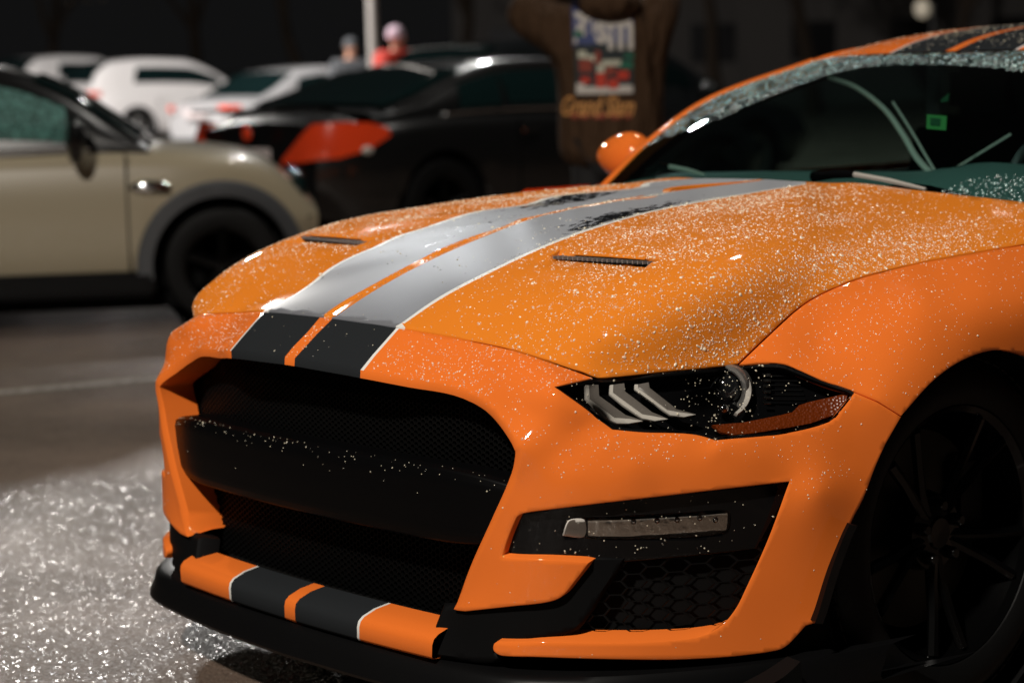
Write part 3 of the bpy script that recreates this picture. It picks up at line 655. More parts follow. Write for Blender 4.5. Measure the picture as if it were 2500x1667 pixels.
for t in ys_r:
    row = []
    for x in ucol:
        y0 = roof_y0(x); y = y0+(3.35-y0)*t; sc_ = float(hw(y))/.56 if abs(x) > .21 else 1; xx = x if abs(x) <= .21 else math.copysign(.21+(abs(x)-.21)*(float(hw(y))-.21)/.35, x); row.append(roof_pt(xx, y))
    G.append(row)
G = np.array(G); z_off = np.where(ys_r < .02, 0, 0)
v, f = grid_mesh(G); ncol = len(ucol); slr = []
for i in range(len(ys_r)-1):
    for j in range(ncol-1):
        xm = abs(.5*(ucol[j]+ucol[j+1])); slr.append(1 if .0165 < xm < .197 else 2 if .197 < xm < .204 else 0)
mesh('roof', v, f, ['orange', 'stripe', 'white_line'], CAR, slr)
G = np.array([[roof_pt(x*(float(hw(y))-.01), y) for x in np.linspace(-1, 1, 21)] for y in np.linspace(3.352, 4.22, 24)]); v, f = grid_mesh(G); mesh('rear_window', v, f, 'windshield', CAR)
G = np.array([[roof_pt(x*(float(hw(y))), y) for x in np.linspace(-1, 1, 21)] for y in np.linspace(4.224, 4.76, 14)]); v, f = grid_mesh(G); mesh('boot_lid', v, f, 'orange', CAR)
for s_ in (1, -1):              # side glass and the pillar behind it
    top = np.array([(s_*(float(hw(y))+.012), y, roof_pt(float(hw(y)), y)[2]-.012) for y in np.linspace(2.26, 3.3, 16)]); bot = np.array([(s_*.80, y, .972) for y in np.linspace(1.72, 3.35, 16)])
    v, f = grid_mesh(np.array([bot*(1-t)+top*t for t in np.linspace(0, 1, 6)])); mesh('side_window', v, f, 'windshield', CAR)
    top = np.array([(s_*(float(hw(y))+.0), y, roof_pt(float(hw(y)), y)[2]-.01) for y in np.linspace(3.3, 4.25, 10)]); bot = np.array([(s_*.80, y, .972) for y in np.linspace(3.35, 4.5, 10)])
    v, f = grid_mesh(np.array([bot*(1-t)+top*t for t in np.linspace(0, 1, 6)])); mesh('c_pillar', v, f, 'orange', CAR)
    top = np.array([(s_*(float(hw(y))+.004), y, roof_pt(float(hw(y)), y)[2]+.002) for y in np.linspace(2.24, 3.4, 16)])
    b = MB(); b.tube(list(top), .016, 8); b.build('roof_rail', 'orange', CAR)
# ---- mirrors
def mirror(s_):
    b = MB(); c = np.array([s_*.945, 1.872, 1.034]); b.ball((0, 0, 0), (.112, .075, .068), 0, 28, 18)
    V = []
    for (x, y, z) in b.v:
        if y > .035: y = .035+(y-.035)*.25
        z2 = z*(1-.28*(x*s_/.105)) ; V.append((c[0]+x, c[1]+y+.02*s_*x/.1, c[2]+z2))
    b.v = V; o = b.build('mirror', 'orange', CAR, True, 60)
    b = MB(); b.tube([c+[-s_*.05, .01, -.055], c+[-s_*.10, .03, -.07], c+[-s_*.19, .03, -.075]], [.03, .025, .03], 10); b.build('mirror_arm', 'black_satin', o)
    b = MB(); b.box(c+[0, .053, 0], (.15, .004, .09), 0, bev=.001); b.build('mirror_glass', 'chrome', o)
mirror(-1); mirror(1)
# ---- wipers
def wiper(p, q, bend):
    rt = thing('wiper', '', ''); del rt['label']; del rt['category']; rt.parent = CAR
    p, q = np.array(p), np.array(q); m_ = p*.62+q*.38+[0, 0, .016]
    b = MB(); b.tube([p, p*.8+q*.2+[0, 0, .012], m_], [.013, .011, .008], 8); b.build('wiper_arm', 'black_gloss', rt)
    b = MB(); b.tube([m_, p*.3+q*.7+[0, 0, .010], q], [.007, .0065, .004], 6); b.build('wiper_blade', 'trim_metal', rt)
wiper(hit(1985, 432, y=1.50), hit(2260, 462, y=1.50), 0); wiper(hit(1585, 419, y=1.62), hit(1720, 427, y=1.62), 0)
b = MB(); cw = spl3(sym([(0, 1.43, .993), (.25, 1.445, .989), (.48, 1.485, .978), (.71, 1.53, .958)]), 41); b.add(list(cw+[0, -.03, -.012])+list(cw+[0, .035, .0]), [[i, i+1, 41+i+1, 41+i] for i in range(40)]); b.build('cowl', 'black_satin', CAR)
# ---- cabin seen through the glass
b = MB(); v, f = grid_mesh(np.array([[(x, y+.04*math.cos(x*2), z+.035*math.exp(-((x-.37)/.17)**2)+.01*math.cos(x*3)) for x in np.linspace(-.68, .68, 31)] for y, z in [(1.50, .965), (1.62, .985), (1.80, 1.0), (1.92, .99), (1.98, .95), (2.0, .80)]])); b.add(v, f); b.build('dashboard', 'dash', CAR)
for s_ in (1, -1):
    b = MB(); b.box((s_*.37, 2.72, .82), (.48, .14, .62), 0, Matrix.Rotation(R_(-14), 3, 'X'), .05); b.box((s_*.37, 2.50, .50), (.5, .5, .16), 0, None, .05); b.box((s_*.37, 2.80, 1.20), (.26, .09, .17), 0, None, .035); b.build('seat', 'seat', CAR)
b = MB(); 
for k in range(40): pass
ring = [(.37+.18*math.cos(t), 2.12+.07*math.sin(t), .96+.17*math.sin(t)) for t in np.linspace(0, 2*math.pi, 37)]; b.tube(ring, .014, 8, 0, False); b.tube([(.20, 2.12, .96), (.37, 2.10, .95), (.54, 2.12, .96)], .018, 8); b.build('steering_wheel', 'seat', CAR)
b = MB(); b.box((0, 3.3, .75), (1.5, .03, 1.0)); b.box((0, 2.5, .30), (1.5, 1.8, .03)); b.box((.77, 2.6, .64), (.03, 1.7, .62)); b.box((-.77, 2.6, .64), (.03, 1.7, .62)); b.build('cabin_lining', 'seat', CAR)
# slim pale tubes behind the glass, added in place of reflections in it
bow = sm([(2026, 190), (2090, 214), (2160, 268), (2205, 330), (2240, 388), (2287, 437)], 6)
b = MB(); b.tube([hit(u, v, y=2.02-.22*k/len(bow)) for k, (u, v) in enumerate(bow)], list(np.linspace(.006, .0085, len(bow))), 8); b.build('reflection_bow', 'trim_metal', CAR)
b = MB(); bow2 = sm([(2180, 250), (2225, 320), (2260, 380), (2290, 430)], 6); b.tube([hit(u, v, y=1.98-.16*k/len(bow2)) for k, (u, v) in enumerate(bow2)], .0036, 6); b.build('reflection_bow', 'trim_metal', CAR)
b = MB(); b.tube([hit(2312, 424, y=1.98), hit(2390, 376, y=2.0), hit(2468, 328, y=2.02)], .0032, 6); b.build('pale_strip', 'trim_metal', CAR)
def ws_y(u, v):                 # windscreen point on a sight line
    d = rays((u, v))[0]; Q = WS.reshape(-1, 3); w = Q-CAM; t = w@d/(d@d); e = np.linalg.norm(w-t[:, None]*d, axis=1); i = np.argsort(e)[:4]; return CAM+d*np.average(t[i], weights=1/(e[i]+1e-4))
stk = [ws_y(*p)+np.array([0, .012, -.004]) for p in [(2255, 276), (2303, 280), (2301, 315), (2254, 311)]]
b = MB(); b.add(stk+[p+np.array([0, .002, 0]) for p in stk], [[0, 1, 2, 3], [4, 7, 6, 5], [0, 4, 5, 1], [1, 5, 6, 2], [2, 6, 7, 3], [3, 7, 4, 0]]); sto = b.build('inspection_sticker', 'sticker', CAR, False)
stk2 = [ws_y(*p)+np.array([-.0015, .009, -.003]) for p in [(2267, 285), (2292, 287), (2290, 305), (2266, 303)]]
b = MB(); b.add(stk2, [[0, 1, 2, 3]]); b.build('sticker_print', 'sticker_dark', sto, False)
stk3 = [ws_y(*p)+np.array([0, .012, -.004]) for p in [(2290, 240), (2309, 224), (2306, 244), (2288, 246)]]
b = MB(); b.add(stk3+[p+np.array([0, .002, 0]) for p in stk3], [[0, 1, 2, 3], [4, 7, 6, 5], [0, 4, 5, 1], [1, 5, 6, 2], [2, 6, 7, 3], [3, 7, 4, 0]]); b.build('inspection_sticker', 'sticker_dark', CAR, False)
# mirror-image copies of the lamps on the far side
def mirror_tree(o, parent):
    c = o.copy(); c.data = o.data.copy(); COL.objects.link(c); c.parent = parent
    n = len(c.data.vertices); a = np.zeros(3*n); c.data.vertices.foreach_get('co', a); a[0::3] *= -1; c.data.vertices.foreach_set('co', a); c.data.flip_normals()
    for ch in list(o.children): mirror_tree(ch, c)
mirror_tree(hous, CAR); mirror_tree(fogb, CAR)

# ================================================================== drizzle on the car: beads of water in their thousands
def drops(name, P, N, r, flat, mat_, label):
    """one mesh of small domes lying on a surface"""
    n = len(P); a = np.cross(N, [0.3, .5, .81]); a /= np.linalg.norm(a, axis=1, keepdims=True); b = np.cross(N, a)
    prof = [(1.0, -.05), (.86, .45), (.5, .85)]; K = 7; tmpl = [(rr*math.cos(2*math.pi*k/K), rr*math.sin(2*math.pi*k/K), h) for rr, h in prof for k in range(K)]+[(0, 0, 1)]
    T = np.array(tmpl); m = len(T); asp = rng.uniform(.75, 1.3, n)[:, None]
    V = P[:, None]+r[:, None, None]*(T[None, :, 0:1]*asp[..., None]*a[:, None]+T[None, :, 1:2]/asp[..., None]*b[:, None]+T[None, :, 2:3]*(flat[:, None, None] if hasattr(flat, '__len__') else flat)*N[:, None])
    fs = []
    for i in range(2):
        for k in range(K): fs.append([i*K+k, i*K+(k+1) % K, (i+1)*K+(k+1) % K]); fs.append([i*K+k, (i+1)*K+(k+1) % K, (i+1)*K+k])
    for k in range(K): fs.append([2*K+k, 2*K+(k+1) % K, 3*K])
    Fv = (np.array(fs)[None]+(np.arange(n)*m)[:, None, None]).reshape(-1)
    me = bpy.data.meshes.new(name); me.vertices.add(n*m); me.vertices.foreach_set('co', V.reshape(-1)); nf = n*len(fs)
    me.loops.add(nf*3); me.loops.foreach_set('vertex_index', Fv.astype(np.int32)); me.polygons.add(nf); me.polygons.foreach_set('loop_start', np.arange(0, nf*3, 3, dtype=np.int32))
    me.polygons.foreach_set('use_smooth', np.ones(nf, bool)); me.update(calc_edges=True); me.validate()
    bd = np.repeat(np.clip(rng.beta(1.1, 2.2, n), .03, 1), m).astype(np.float32); me.attributes.new('bead', 'FLOAT', 'POINT').data.foreach_set('value', bd)
    o = link(name, me, mat_); o['kind'] = 'stuff'; o['label'] = label; o['category'] = 'raindrops'; return o
def scatter(V, F, n, flip=False):
    a = V[F]; c = np.cross(a[:, 1]-a[:, 0], a[:, 2]-a[:, 0]); ar = np.linalg.norm(c, axis=1); i = rng.choice(len(F), n, p=ar/ar.sum())
    u, v = rng.random(n), rng.random(n); s = u+v > 1; u[s] = 1-u[s]; v[s] = 1-v[s]
    P = a[i, 0]+u[:, None]*(a[i, 1]-a[i, 0])+v[:, None]*(a[i, 2]-a[i, 0]); VN = vnormals(V, F)
    N = VN[F[i, 0]]*(1-u-v)[:, None]+VN[F[i, 1]]*u[:, None]+VN[F[i, 2]]*v[:, None]; N /= np.linalg.norm(N, axis=1, keepdims=True)
    N[(N*(CAM-P)).sum(1) < 0] *= -1; return P, N
def clump(P, s, seed):          # smooth random field 0..1
    r2 = np.random.default_rng(seed); k = r2.normal(size=(14, 3))*s; ph = r2.uniform(0, 6.28, 14); return .5+.5*np.tanh(np.sin(P@k.T+ph).sum(1)/2.6)
def both_sides(P, N, nfar):
    k = rng.random(len(P)) < nfar; return np.vstack([P, far_shape(P[k]*[-1, 1, 1])]), np.vstack([N, N[k]*[-1, 1, 1]])
HV_, HF_, HP_ = HOOD_TRI
P, N = scatter(HV_, HF_, 60000); uv = pix(P)
dens = .25+.75*clump(P, 9, 3)
onstripe = np.abs(P[:, 0]) < .225-.03*(P[:, 1]/1.3); ongap = np.abs(P[:, 0]) < .016
front = np.clip((P[:, 1]-.15)/.30, .34, 1)
rearfade = np.clip((1.5-P[:, 1])/.5, .25, 1)
vall = 1-.65*np.exp(-((uv[:, 1]-(690-.22*(uv[:, 0]-1500)))/26)**2)*(uv[:, 0] > 1480)
keep = rng.random(len(P)) < dens*front*rearfade*vall*np.where(onstripe & ~ongap, .05*(clump(P, 22, 9) > .62), 1)
P, N = P[keep], N[keep]; P, N = both_sides(P, N, .8)
r = np.exp(rng.normal(math.log(.00112), .48, len(P))); r = np.clip(r, .0006, .0042)
drops('raindrops', P, N, r, .62, 'drop', 'fine sparkling raindrops beaded over the orange bonnet')
parts_ = []
for (V, F, P2), n, f in ((FAS_TRI, 5600, .8), (WING_TRI, 2600, .3)):
    P, N = scatter(V, F, n); up = np.clip(N[:, 2]*1.7-.12, .02, 1); k = (rng.random(n) < up*(.3+.7*clump(P, 8, 5))) & ~((np.abs(P[:, 0]) < .235) & (np.abs(P[:, 0]) > .016) & (rng.random(n) > .04)); parts_.append(both_sides(P[k], N[k], f))
P2, F = cdt(hl_out, [], [], 14); Pl, Nl = scatter(LENS(P2, -.001), F, 420); uvl = pix(Pl); k = rng.random(420) < .12+.88*np.exp(-((uvl[:, 0]-1765)/95)**2); parts_.append((Pl[k], Nl[k]))
P2, F = cdt(fb, [], [], 14); Pl, Nl = scatter(FASCIA(P2, .018), F, 90); parts_.append((Pl, Nl))
bx = rng.uniform(-.56, .56, 200); bt = rng.uniform(.2, .62, 200); Pb = np.array([beam_pt(x, t) for x, t in zip(bx, bt)]); Nb = np.array([[0, -.8, .6]]*200); k = rng.random(200) < np.clip(1.3-bt*1.9, .05, 1); parts_.append((Pb[k], Nb[k]))
P = np.vstack([p for p, n in parts_]); N = np.vstack([n for p, n in parts_]); N /= np.linalg.norm(N, axis=1, keepdims=True)
r = np.clip(np.exp(rng.normal(math.log(.0012), .3, len(P))), .0006, .0032)
drops('raindrops', P, N, r, .6, 'drop', 'sparse raindrops clinging to the orange front bumper, wing and headlamp lens')
# windscreen: beads left outside the wiped arcs
Q = WS; n1, n2 = Q.shape[:2]; v, f = grid_mesh(Q); F = np.array([[q[0], q[1], q[2]] for q in f]+[[q[0], q[2], q[3]] for q in f]); P, N = scatter(v, F, 26000); uv = pix(P)
def above(uv, line): 
    l = np.array(line); return uv[:, 1] < np.interp(uv[:, 0], l[:, 0], l[:, 1])
k = above(uv, [(1400, 440), (1620, 338), (1760, 290), (1880, 235), (2000, 190), (2100, 165), (2200, 158), (2320, 158), (2420, 166), (2500, 178), (2700, 230)])
k |= (~above(uv, [(2200, 500), (2310, 462), (2360, 440), (2420, 428), (2500, 424), (2700, 420)])) & (uv[:, 0] > 2300)
k &= rng.random(len(P)) < .6; P, N = P[k], N[k]
r = np.clip(np.exp(rng.normal(math.log(.0019), .42, len(P))), .0010, .0045); drops('raindrops', P, N, r, .5, 'drop_glass', 'dense raindrops on the unwiped rim of the windscreen')
ry = rng.uniform(2.16, 2.8, 1500); rx = rng.uniform(-.5, .5, 1500); P = np.array([roof_pt(x, y) for x, y in zip(rx, ry)]); N = np.array([[x*.2, -.15, 1] for x in rx]); N /= np.linalg.norm(N, axis=1, keepdims=True)
drops('raindrops', P, N, np.clip(np.exp(rng.normal(math.log(.0018), .3, 1500)), .001, .004), .6, 'drop', 'scattered raindrops on the orange and black roof')

# ================================================================== parked cars behind
def curve(pts): xs, ys = zip(*pts); return pchip(xs, ys)
def parked_car(name, label, cat, group, u, v_, depth, head, P, anchor):
    """anchor=(s,y) of the car that stands at pixel column u, at the given depth; head = degrees the nose turns away from the picture's right"""
    h = RGT*math.cos(R_(head))+FWD*math.sin(R_(head)); l_ = np.array([-h[1], h[0], 0])
    p = hit(u, v_, d=depth); o = p-h*anchor[0]-l_*anchor[1]; o[2] = P.get('z0', 0)
    rt = thing(name, label, cat, tuple(o), math.atan2(h[1], h[0]), group)
    L, W, zb = P['L'], P['W'], P.get('zb', .20); top, belt, roof = curve(P['top']), curve(P['belt']), curve(P['roof'])
    R, sr, sf = P['R'], P['sr'], P['sf']; Ra = R+.055; rb, rf = P['roof'][0][0], P['roof'][-1][0]
    def hw(s): e = max(0, (.7-s)/.7, (s-L+.8)/.8); return W/2*(1-P.get('taper', .2)*e**2.2)*(1-.03*((s-L*.5)/(L*.5))**2)
    def arch(s):
        a = 0
        for c in (sr, sf):
            d = abs(s-c)
            if d < Ra: a = max(a, R+math.sqrt(Ra*Ra-d*d))
        return a
    def sec(s):
        w, bz = hw(s), float(belt(s)); tz = max(float(top(s)), .3) if not (rb < s < rf) else bz+.001; bz = min(bz, tz-.02) if not (rb < s < rf) else bz
        a = arch(s); e = max(0, (.35-s)/.35, (s-L+.35)/.35); lo = zb+.12*e
        pts = [(w*.90, lo), (w*.97, lo+.08), (w*1.0, lo+.24), (w*1.0, .5*(bz+.45)), (w*.985, bz-.10), (w*.95, bz-.03), (w*.88, bz), (w*.5, .5*(bz+tz)+.25*(tz-bz)), (0, tz)]
        return [(y, max(z, min(a, bz-.06)) if i < 5 else z) for i, (y, z) in enumerate(pts)]
    ss = sorted(set(list(np.linspace(0, L, int(L/.06)))+[0.02, .06, L-.02, L-.06])); G = []
    for s in ss:
        q = sec(s); G.append([(s, -y, z) for y, z in q]+[(s, y, z) for y, z in q[::-1][1:]])
    G = np.array(G)
    # round the ends in side view
    for i, s in enumerate(ss):
        for d, sg in ((s, 1), (L-s, -1)):
            if d < .30: zz = G[i, :, 2]; zm = .55; G[i, :, 0] += sg*(1-d/.30)*.10*np.clip(np.abs(zz-zm)/.35, 0, 1.3)**2
    v, f = grid_mesh(G); m_ = G.shape[1]; f += [list(range(m_)), [(len(ss)-1)*m_+k for k in range(m_)][::-1]]
    mesh('body', v, f, P['paint'], rt, None, True, 50)
    def green(s, t, off=0.0):   # cabin surface; t 0 at the beltline, .5 at the roof rail, 1 on the centre line
        w = hw(s); bz = float(belt(s))-.02; zr = max(float(roof(s)), bz+.001); q = P.get('tumble', .74)
        ty = [0, .25, .5, .60, 1]; k = (zr-bz)/max(P['H']-bz, .01); yr = w*(.92-(.92-q)*k)
        y = np.interp(t, ty, [w*.90, w*.90*.5+yr*.5+.01, yr, yr*.90, 0]); z = np.interp(t, ty, [bz, bz*.5+zr*.5, zr-.07*min(1, (zr-bz)/.2), zr-.02*min(1, (zr-bz)/.2), zr])
        return np.array([s, y, z])
    sg = np.linspace(rb, rf, 44); tt = [0, .12, .25, .38, .5, .55, .6, .8, 1]
    G = np.array([[green(s, t)*[1, -1, 1] for t in tt]+[green(s, t) for t in tt[::-1][1:]] for s in sg]); v, f = grid_mesh(G); mesh('cabin', v, f, P.get('roof_paint', P['paint']), rt, None, True, 50)
    def patch(nm, s0, s1, t0, t1, side, mt, off=.008, n=12, m=6, skew=0):
        S = np.linspace(s0, s1, n); T = np.linspace(t0, t1, m); Q = np.array([[green(s+skew*(t-t0), t)*[1, side, 1] for t in T] for s in S])
        du = np.gradient(Q, axis=0); dv = np.gradient(Q, axis=1); N = np.cross(du, dv); N /= np.maximum(np.linalg.norm(N, axis=2, keepdims=True), 1e-9); c = np.array([L/2, 0, .7]); N[(N*(Q-c)).sum(2) < 0] *= -1
        v, f = grid_mesh(Q+N*off); return mesh(nm, v, f, mt, rt)
    for s0, s1, sk in P['glass']:
        for sd in (-1, 1): patch('side_window', s0, s1, *P.get('win', (.10, .44)), sd, P.get('winmat', 'car_glass'), skew=sk)
    for nm, (s0, s1) in (('rear_window', P['rearglass']), ('windshield', P['frontglass'])):
        S = np.linspace(s0, s1, 12); T = np.array([.56, .6, .7, .85, 1]); Q = np.array([[green(s, t)*[1, -1, 1] for t in T]+[green(s, t) for t in T[::-1][1:]] for s in S]); N = np.array([(-1 if nm == 'rear_window' else 1)*.020, 0, .014]); v, f = grid_mesh(Q+N); mesh(nm, v, f, 'car_glass', rt)
    for c in (sr, sf):
        for sd in (-1, 1):
            wq = thing('wheel', '', ''); del wq['label']; del wq['category']; wq.parent = rt; y = sd*(W/2-.015)
            b = MB(); b.lathe([(-sd*a, r) for a, r in [(.19, R*.66), (.19, R*.95), (.16, R), (.04, R), (.01, R*.96), (0, R*.82), (.01, R*.66)]], (c, y, R), 'y', 36); b.build('tyre', 'rubber', wq)
            b = MB(); b.lathe([(-sd*a, r) for a, r in [(.02, R*.67), (.03, R*.60), (.09, R*.58)]], (c, y, R), 'y', 36)
            for k in range(P.get('spokes', 5)):
                t = 2*math.pi*k/P.get('spokes', 5)+.3; b.tube([(c+.03*math.cos(t), y-sd*.03, R+.03*math.sin(t)), (c+R*.62*math.cos(t), y-sd*.025, R+R*.62*math.sin(t))], [.035, .022], 6)
            b.lathe([(-sd*.05, .0), (-sd*.02, .0), (-sd*.022, .05), (-sd*.05, .06)], (c, y, R), 'y', 16); b.build('rim', P.get('rimmat', 'alloy'), wq)
            b = MB(); b.lathe([(sd*.0, Ra-.004), (-sd*.3, Ra-.004), (-sd*.3, 0)], (c, sd*(W/2-.06), R), 'y', 30); b.build('wheel_arch', 'black_matt', rt)
            if P.get('clad'):
                b = MB(); n = 26; prof = [(0, .0), (.012, .005), (.014, .07), (.004, .085), (-.02, .088)]; Q = np.array([[(c+(Ra+dr-.004)*math.cos(t), sd*(hw(min(max(c+(Ra+dr)*math.cos(t), 0), L))+yy+.006), R+(Ra+dr-.004)*math.sin(t)) for yy, dr in prof] for t in np.linspace(-.15, math.pi+.15, n)]); v, f = grid_mesh(Q); b.add(v, f); b.build('arch_cladding', 'cladding', rt)
    b = MB(); b.box(((sr+sf)/2, 0, .33), (sf-sr-.2, W-.3, .26)); b.box((L/2, 0, .45), (L-.5, W*.6, .3)); b.build('underbody', 'black_matt', rt)
    for sd in (-1, 1):
        sm_ = P['mirror']; mb = MB(); bmr = P.get('big_mirror', 1); mb.ball((sm_, sd*(W/2+.10), float(belt(sm_))+.09*(2-bmr)+.03*(bmr-1)), (P.get('mirror_x', .06)*bmr*1.1, .12, .085*bmr), 0, 16, 10); mb.tube([(sm_+.01, sd*(W/2-.10), float(belt(sm_))-.02), (sm_, sd*(W/2+.05), float(belt(sm_))+.05)], .03, 6); mb.build('mirror', P.get('mirrormat', P['paint']), rt)
        for sh in P.get('handles', ()):
            mb = MB(); mb.box((sh, sd*(W/2+.008), float(belt(sh))-.12), (.17, .03, .028), 0, bev=.008); mb.build('door_handle', P.get('handlemat', P['paint']), rt)
        for sdoor in P.get('seams', ()):
            mb = MB(); mb.box((sdoor, sd*(W/2-.004), .60), (.008, .012, .62)); mb.build('door_seam', 'black_matt', rt)
    def corner_lamp(nm, quads, mt, off=.006):   # lamp wrapped round the rear corner: list of (t along the wrap 0 rear centre..1 side, z) outlines
        pass
    ex = P.get('extras')
    if ex: ex(rt, dict(L=L, W=W, hw=hw, belt=belt, top=top, green=green, G=G, R=R, sr=sr, sf=sf))
    return rt
M['car_glass'] = mat('tinted_car_glass', (.004, .012, .012), .04, 0, .3)
M['wet_window'] = mat('rain_covered_window', (.03, .10, .085), .35, 0, .4); wn_ = noise(M['wet_window'], 40, 4, .7); bump(M['wet_window'], wn_.outputs[0], 1.0, .02)
nodes(M['wet_window'])[1].new(ramp(M['wet_window'], wn_.outputs[0], [(.40, (.012, .05, .042)), (.62, (.10, .28, .24))]), nodes(M['wet_window'])[2].inputs[0])
M['alloy'] = mat('alloy_silver', (.35, .35, .34), .3, .9)
M['cladding'] = mat('arch_plastic', (.055, .058, .062), .5)
M['khaki'] = mat('khaki_paint', (.31, .265, .18), .4, .0, .8, .05)
M['car_black'] = mat('black_car_paint', (.004, .004, .004), .3, 0, 1, .03)
M['car_white'] = mat('white_car_paint', (.74, .72, .70), .4, 0, 1, .05)
M['car_silver'] = mat('silver_car_paint', (.50, .50, .50), .35, .3, 1, .05)
M['car_dark'] = mat('graphite_car_paint', (.02, .024, .026), .3, .3, 1, .04)
M['red_lamp'] = mat('red_lamp_glass', (.78, .06, .014), .15, 0, .8)
M['plate'] = mat('number_plate', (.62, .55, .54), .4)
def wrap_lamp(nm, rt, d, s_side, z0, z1, half_in, side=-1, mt='red_lamp', tip=0.0):
    """tail lamp: a band that runs along the flank to the corner and over the rear face"""
    hw = d['hw']; pts = []
    for k in range(9):
        t = k/8; s = s_side*(1-t)+.03*t; pts.append((s-.02*t, hw(s)+.02, t))
    rows = []
    for s, y, t in pts: rows.append([(s, side*y, z0+(z1-z0)*q*(1-.0*t)+tip*(1-t)*(.5-q)) for q in (0, .5, 1)])
    for y in np.linspace(hw(0)-.02, half_in, 6): rows.append([(-.03, side*y, z0+(z1-z0)*q-.0) for q in (0, .5, 1)])
    v, f = grid_mesh(np.array(rows)); return mesh(nm, v, f, mt, rt)
# ---- khaki small hatchback
def khaki_extra(rt, d):
    W, L = d['W'], d['L']
    for sd in (-1, 1):
        b = MB(); b.ball((2.72, sd*(W/2-.002), .735), (.11, .03, .035), 0, 20, 12); b.build('side_vent', 'chrome', rt)
        b = MB(); b.box((2.77, sd*(W/2+.020), .722), (.10, .02, .022), 0, bev=.006); b.build('vent_slot', 'black_satin', rt)
        b = MB(); b.box((1.85, sd*(W/2-.01), .235), (1.75, .05, .13), 0, bev=.02); b.build('sill_cladding', 'black_satin', rt)
        b = MB(); b.tube([(1.05, sd*(W/2-.035), .925), (1.9, sd*(W/2-.03), .935), (2.42, sd*(W/2-.04), .94)], .012, 6); b.build('belt_trim', 'chrome', rt)
        b = MB(); b.ball((3.50, sd*.40, .68), (.05, .10, .10), 0); b.build('headlight', 'car_glass', rt)
    b = MB(); b.box((L-.05, 0, .5), (.05, .9, .25), 0, bev=.02); b.build('grille', 'black_gloss', rt)
    b = MB(); b.box((L/2-.1, 0, .20), (L-.7, W*.78, .22)); b.build('floor_pan', 'black_matt', rt)
KH = dict(L=3.60, W=1.72, zb=.19, H=1.42, R=.31, sr=.62, sf=3.08, taper=.34, paint='khaki', roof_paint='car_black', mirrormat='car_black', rimmat='rim', clad=True,
          top=[(0, .80), (.2, .92), (2.6, .955), (2.9, .945), (3.15, .915), (3.3, .87), (3.45, .78), (3.60, .60)], belt=[(0, .84), (1, .90), (2.4, .925), (3.1, .89), (3.4, .78), (3.60, .56)],
          roof=[(.08, .92), (.22, 1.25), (.45, 1.39), (1.2, 1.43), (1.9, 1.39), (2.2, 1.29), (2.72, .945)], glass=[(.55, 1.05, -.1), (1.12, 2.30, .0)], rearglass=(.13, .36), frontglass=(2.12, 2.66), mirror=2.36, handles=(1.30,), handlemat='chrome', seams=(2.60,), big_mirror=1.5, mirror_x=.034, winmat='wet_window', extras=khaki_extra)
parked_car('small_hatchback', 'khaki beige small hatchback with black roof, black mirror and dark plastic wheel arches', 'car', 'cars parked in the lot', 545, 640, 11.1, 8, KH, (3.08, -.86))
# ---- black coupe, tail towards us
def coupe_extra(rt, d):
    hw = d['hw']
    for sd in (-1, 1):
        rows = [[(.46, hw(.46)+.008, .835), (.45, hw(.45)+.009, .86), (.44, hw(.44)+.008, .885)], [(.30, hw(.3)+.012, .745), (.30, hw(.3)+.014, .82), (.32, hw(.32)+.008, .92)], [(.12, hw(.12)+.014, .70), (.12, hw(.12)+.016, .80), (.15, hw(.15)+.006, .93)],
                [(.0, hw(0)-.02, .69), (-.0, hw(0)-.03, .79), (.03, hw(0)-.06, .92)], [(-.02, .50, .67), (-.02, .52, .75), (-.0, .55, .86)], [(-.02, .34, .665), (-.02, .345, .68), (-.02, .36, .70)]]
        v, f = grid_mesh(np.array([[(x, sd*y, z) for x, y, z in r] for r in rows])); mesh('tail_light', v, f, 'red_lamp', rt)
        b = MB(); b.ball((.30, sd*(hw(.3)+.006), .745), (.05, .02, .028), 0); b.ball((.03, sd*(hw(0)-.06), .745), (.02, .05, .028), 0); b.build('reversing_light', 'drl', rt)
    b = MB(); b.box((-.035, 0, .70), (.02, .50, .13), 0, bev=.006); b.build('number_plate', 'plate', rt)
    b = MB(); b.ball((-.03, 0, .86), (.02, .05, .05), 0); b.build('badge', 'red_lamp', rt)
    for sd in (-1, 1):
        b = MB(); b.tube([d['green'](s, .06)*[1, sd, 1]+[0, sd*.012, 0] for s in np.linspace(1.0, 2.75, 14)], .011, 6); b.build('window_trim', 'chrome', rt)
        b = MB(); b.tube([d['green'](s, .5)*[1, sd, 1]+[0, 0, .006] for s in np.linspace(.62, 2.6, 22)], .014, 6); b.build('roof_gutter', 'car_black', rt)
    b = MB(); b.box((.10, 0, 1.005), (.20, 1.35, .022), 0, bev=.008); b.build('boot_spoiler', 'car_black', rt)
CP = dict(z0=.06, L=4.5, W=1.83, zb=.2, H=1.34, R=.335, sr=.92, sf=3.72, taper=.24, paint='car_black', rimmat='rim', tumble=.68,
          top=[(0, .93), (.15, .98), (.6, 1.0), (3.0, .95), (3.8, .88), (4.3, .74), (4.5, .6)], belt=[(0, .88), (1, .95), (2.6, .93), (3.8, .82), (4.5, .68)],
          roof=[(.42, .99), (.8, 1.10), (1.3, 1.25), (1.8, 1.33), (2.2, 1.335), (2.6, 1.27), (3.2, .95)], glass=[(1.15, 1.55, .2), (1.62, 2.7, .0)], rearglass=(.55, 1.35), frontglass=(2.5, 3.1), mirror=2.8, handles=(1.70,), handlemat='chrome', seams=(1.6, 2.85), extras=coupe_extra)
parked_car('coupe', 'glossy black coupe seen from behind with a large wedge shaped red tail light', 'car', 'cars parked in the lot', 850, 350, 13.5, 44, CP, (.12, -.86))
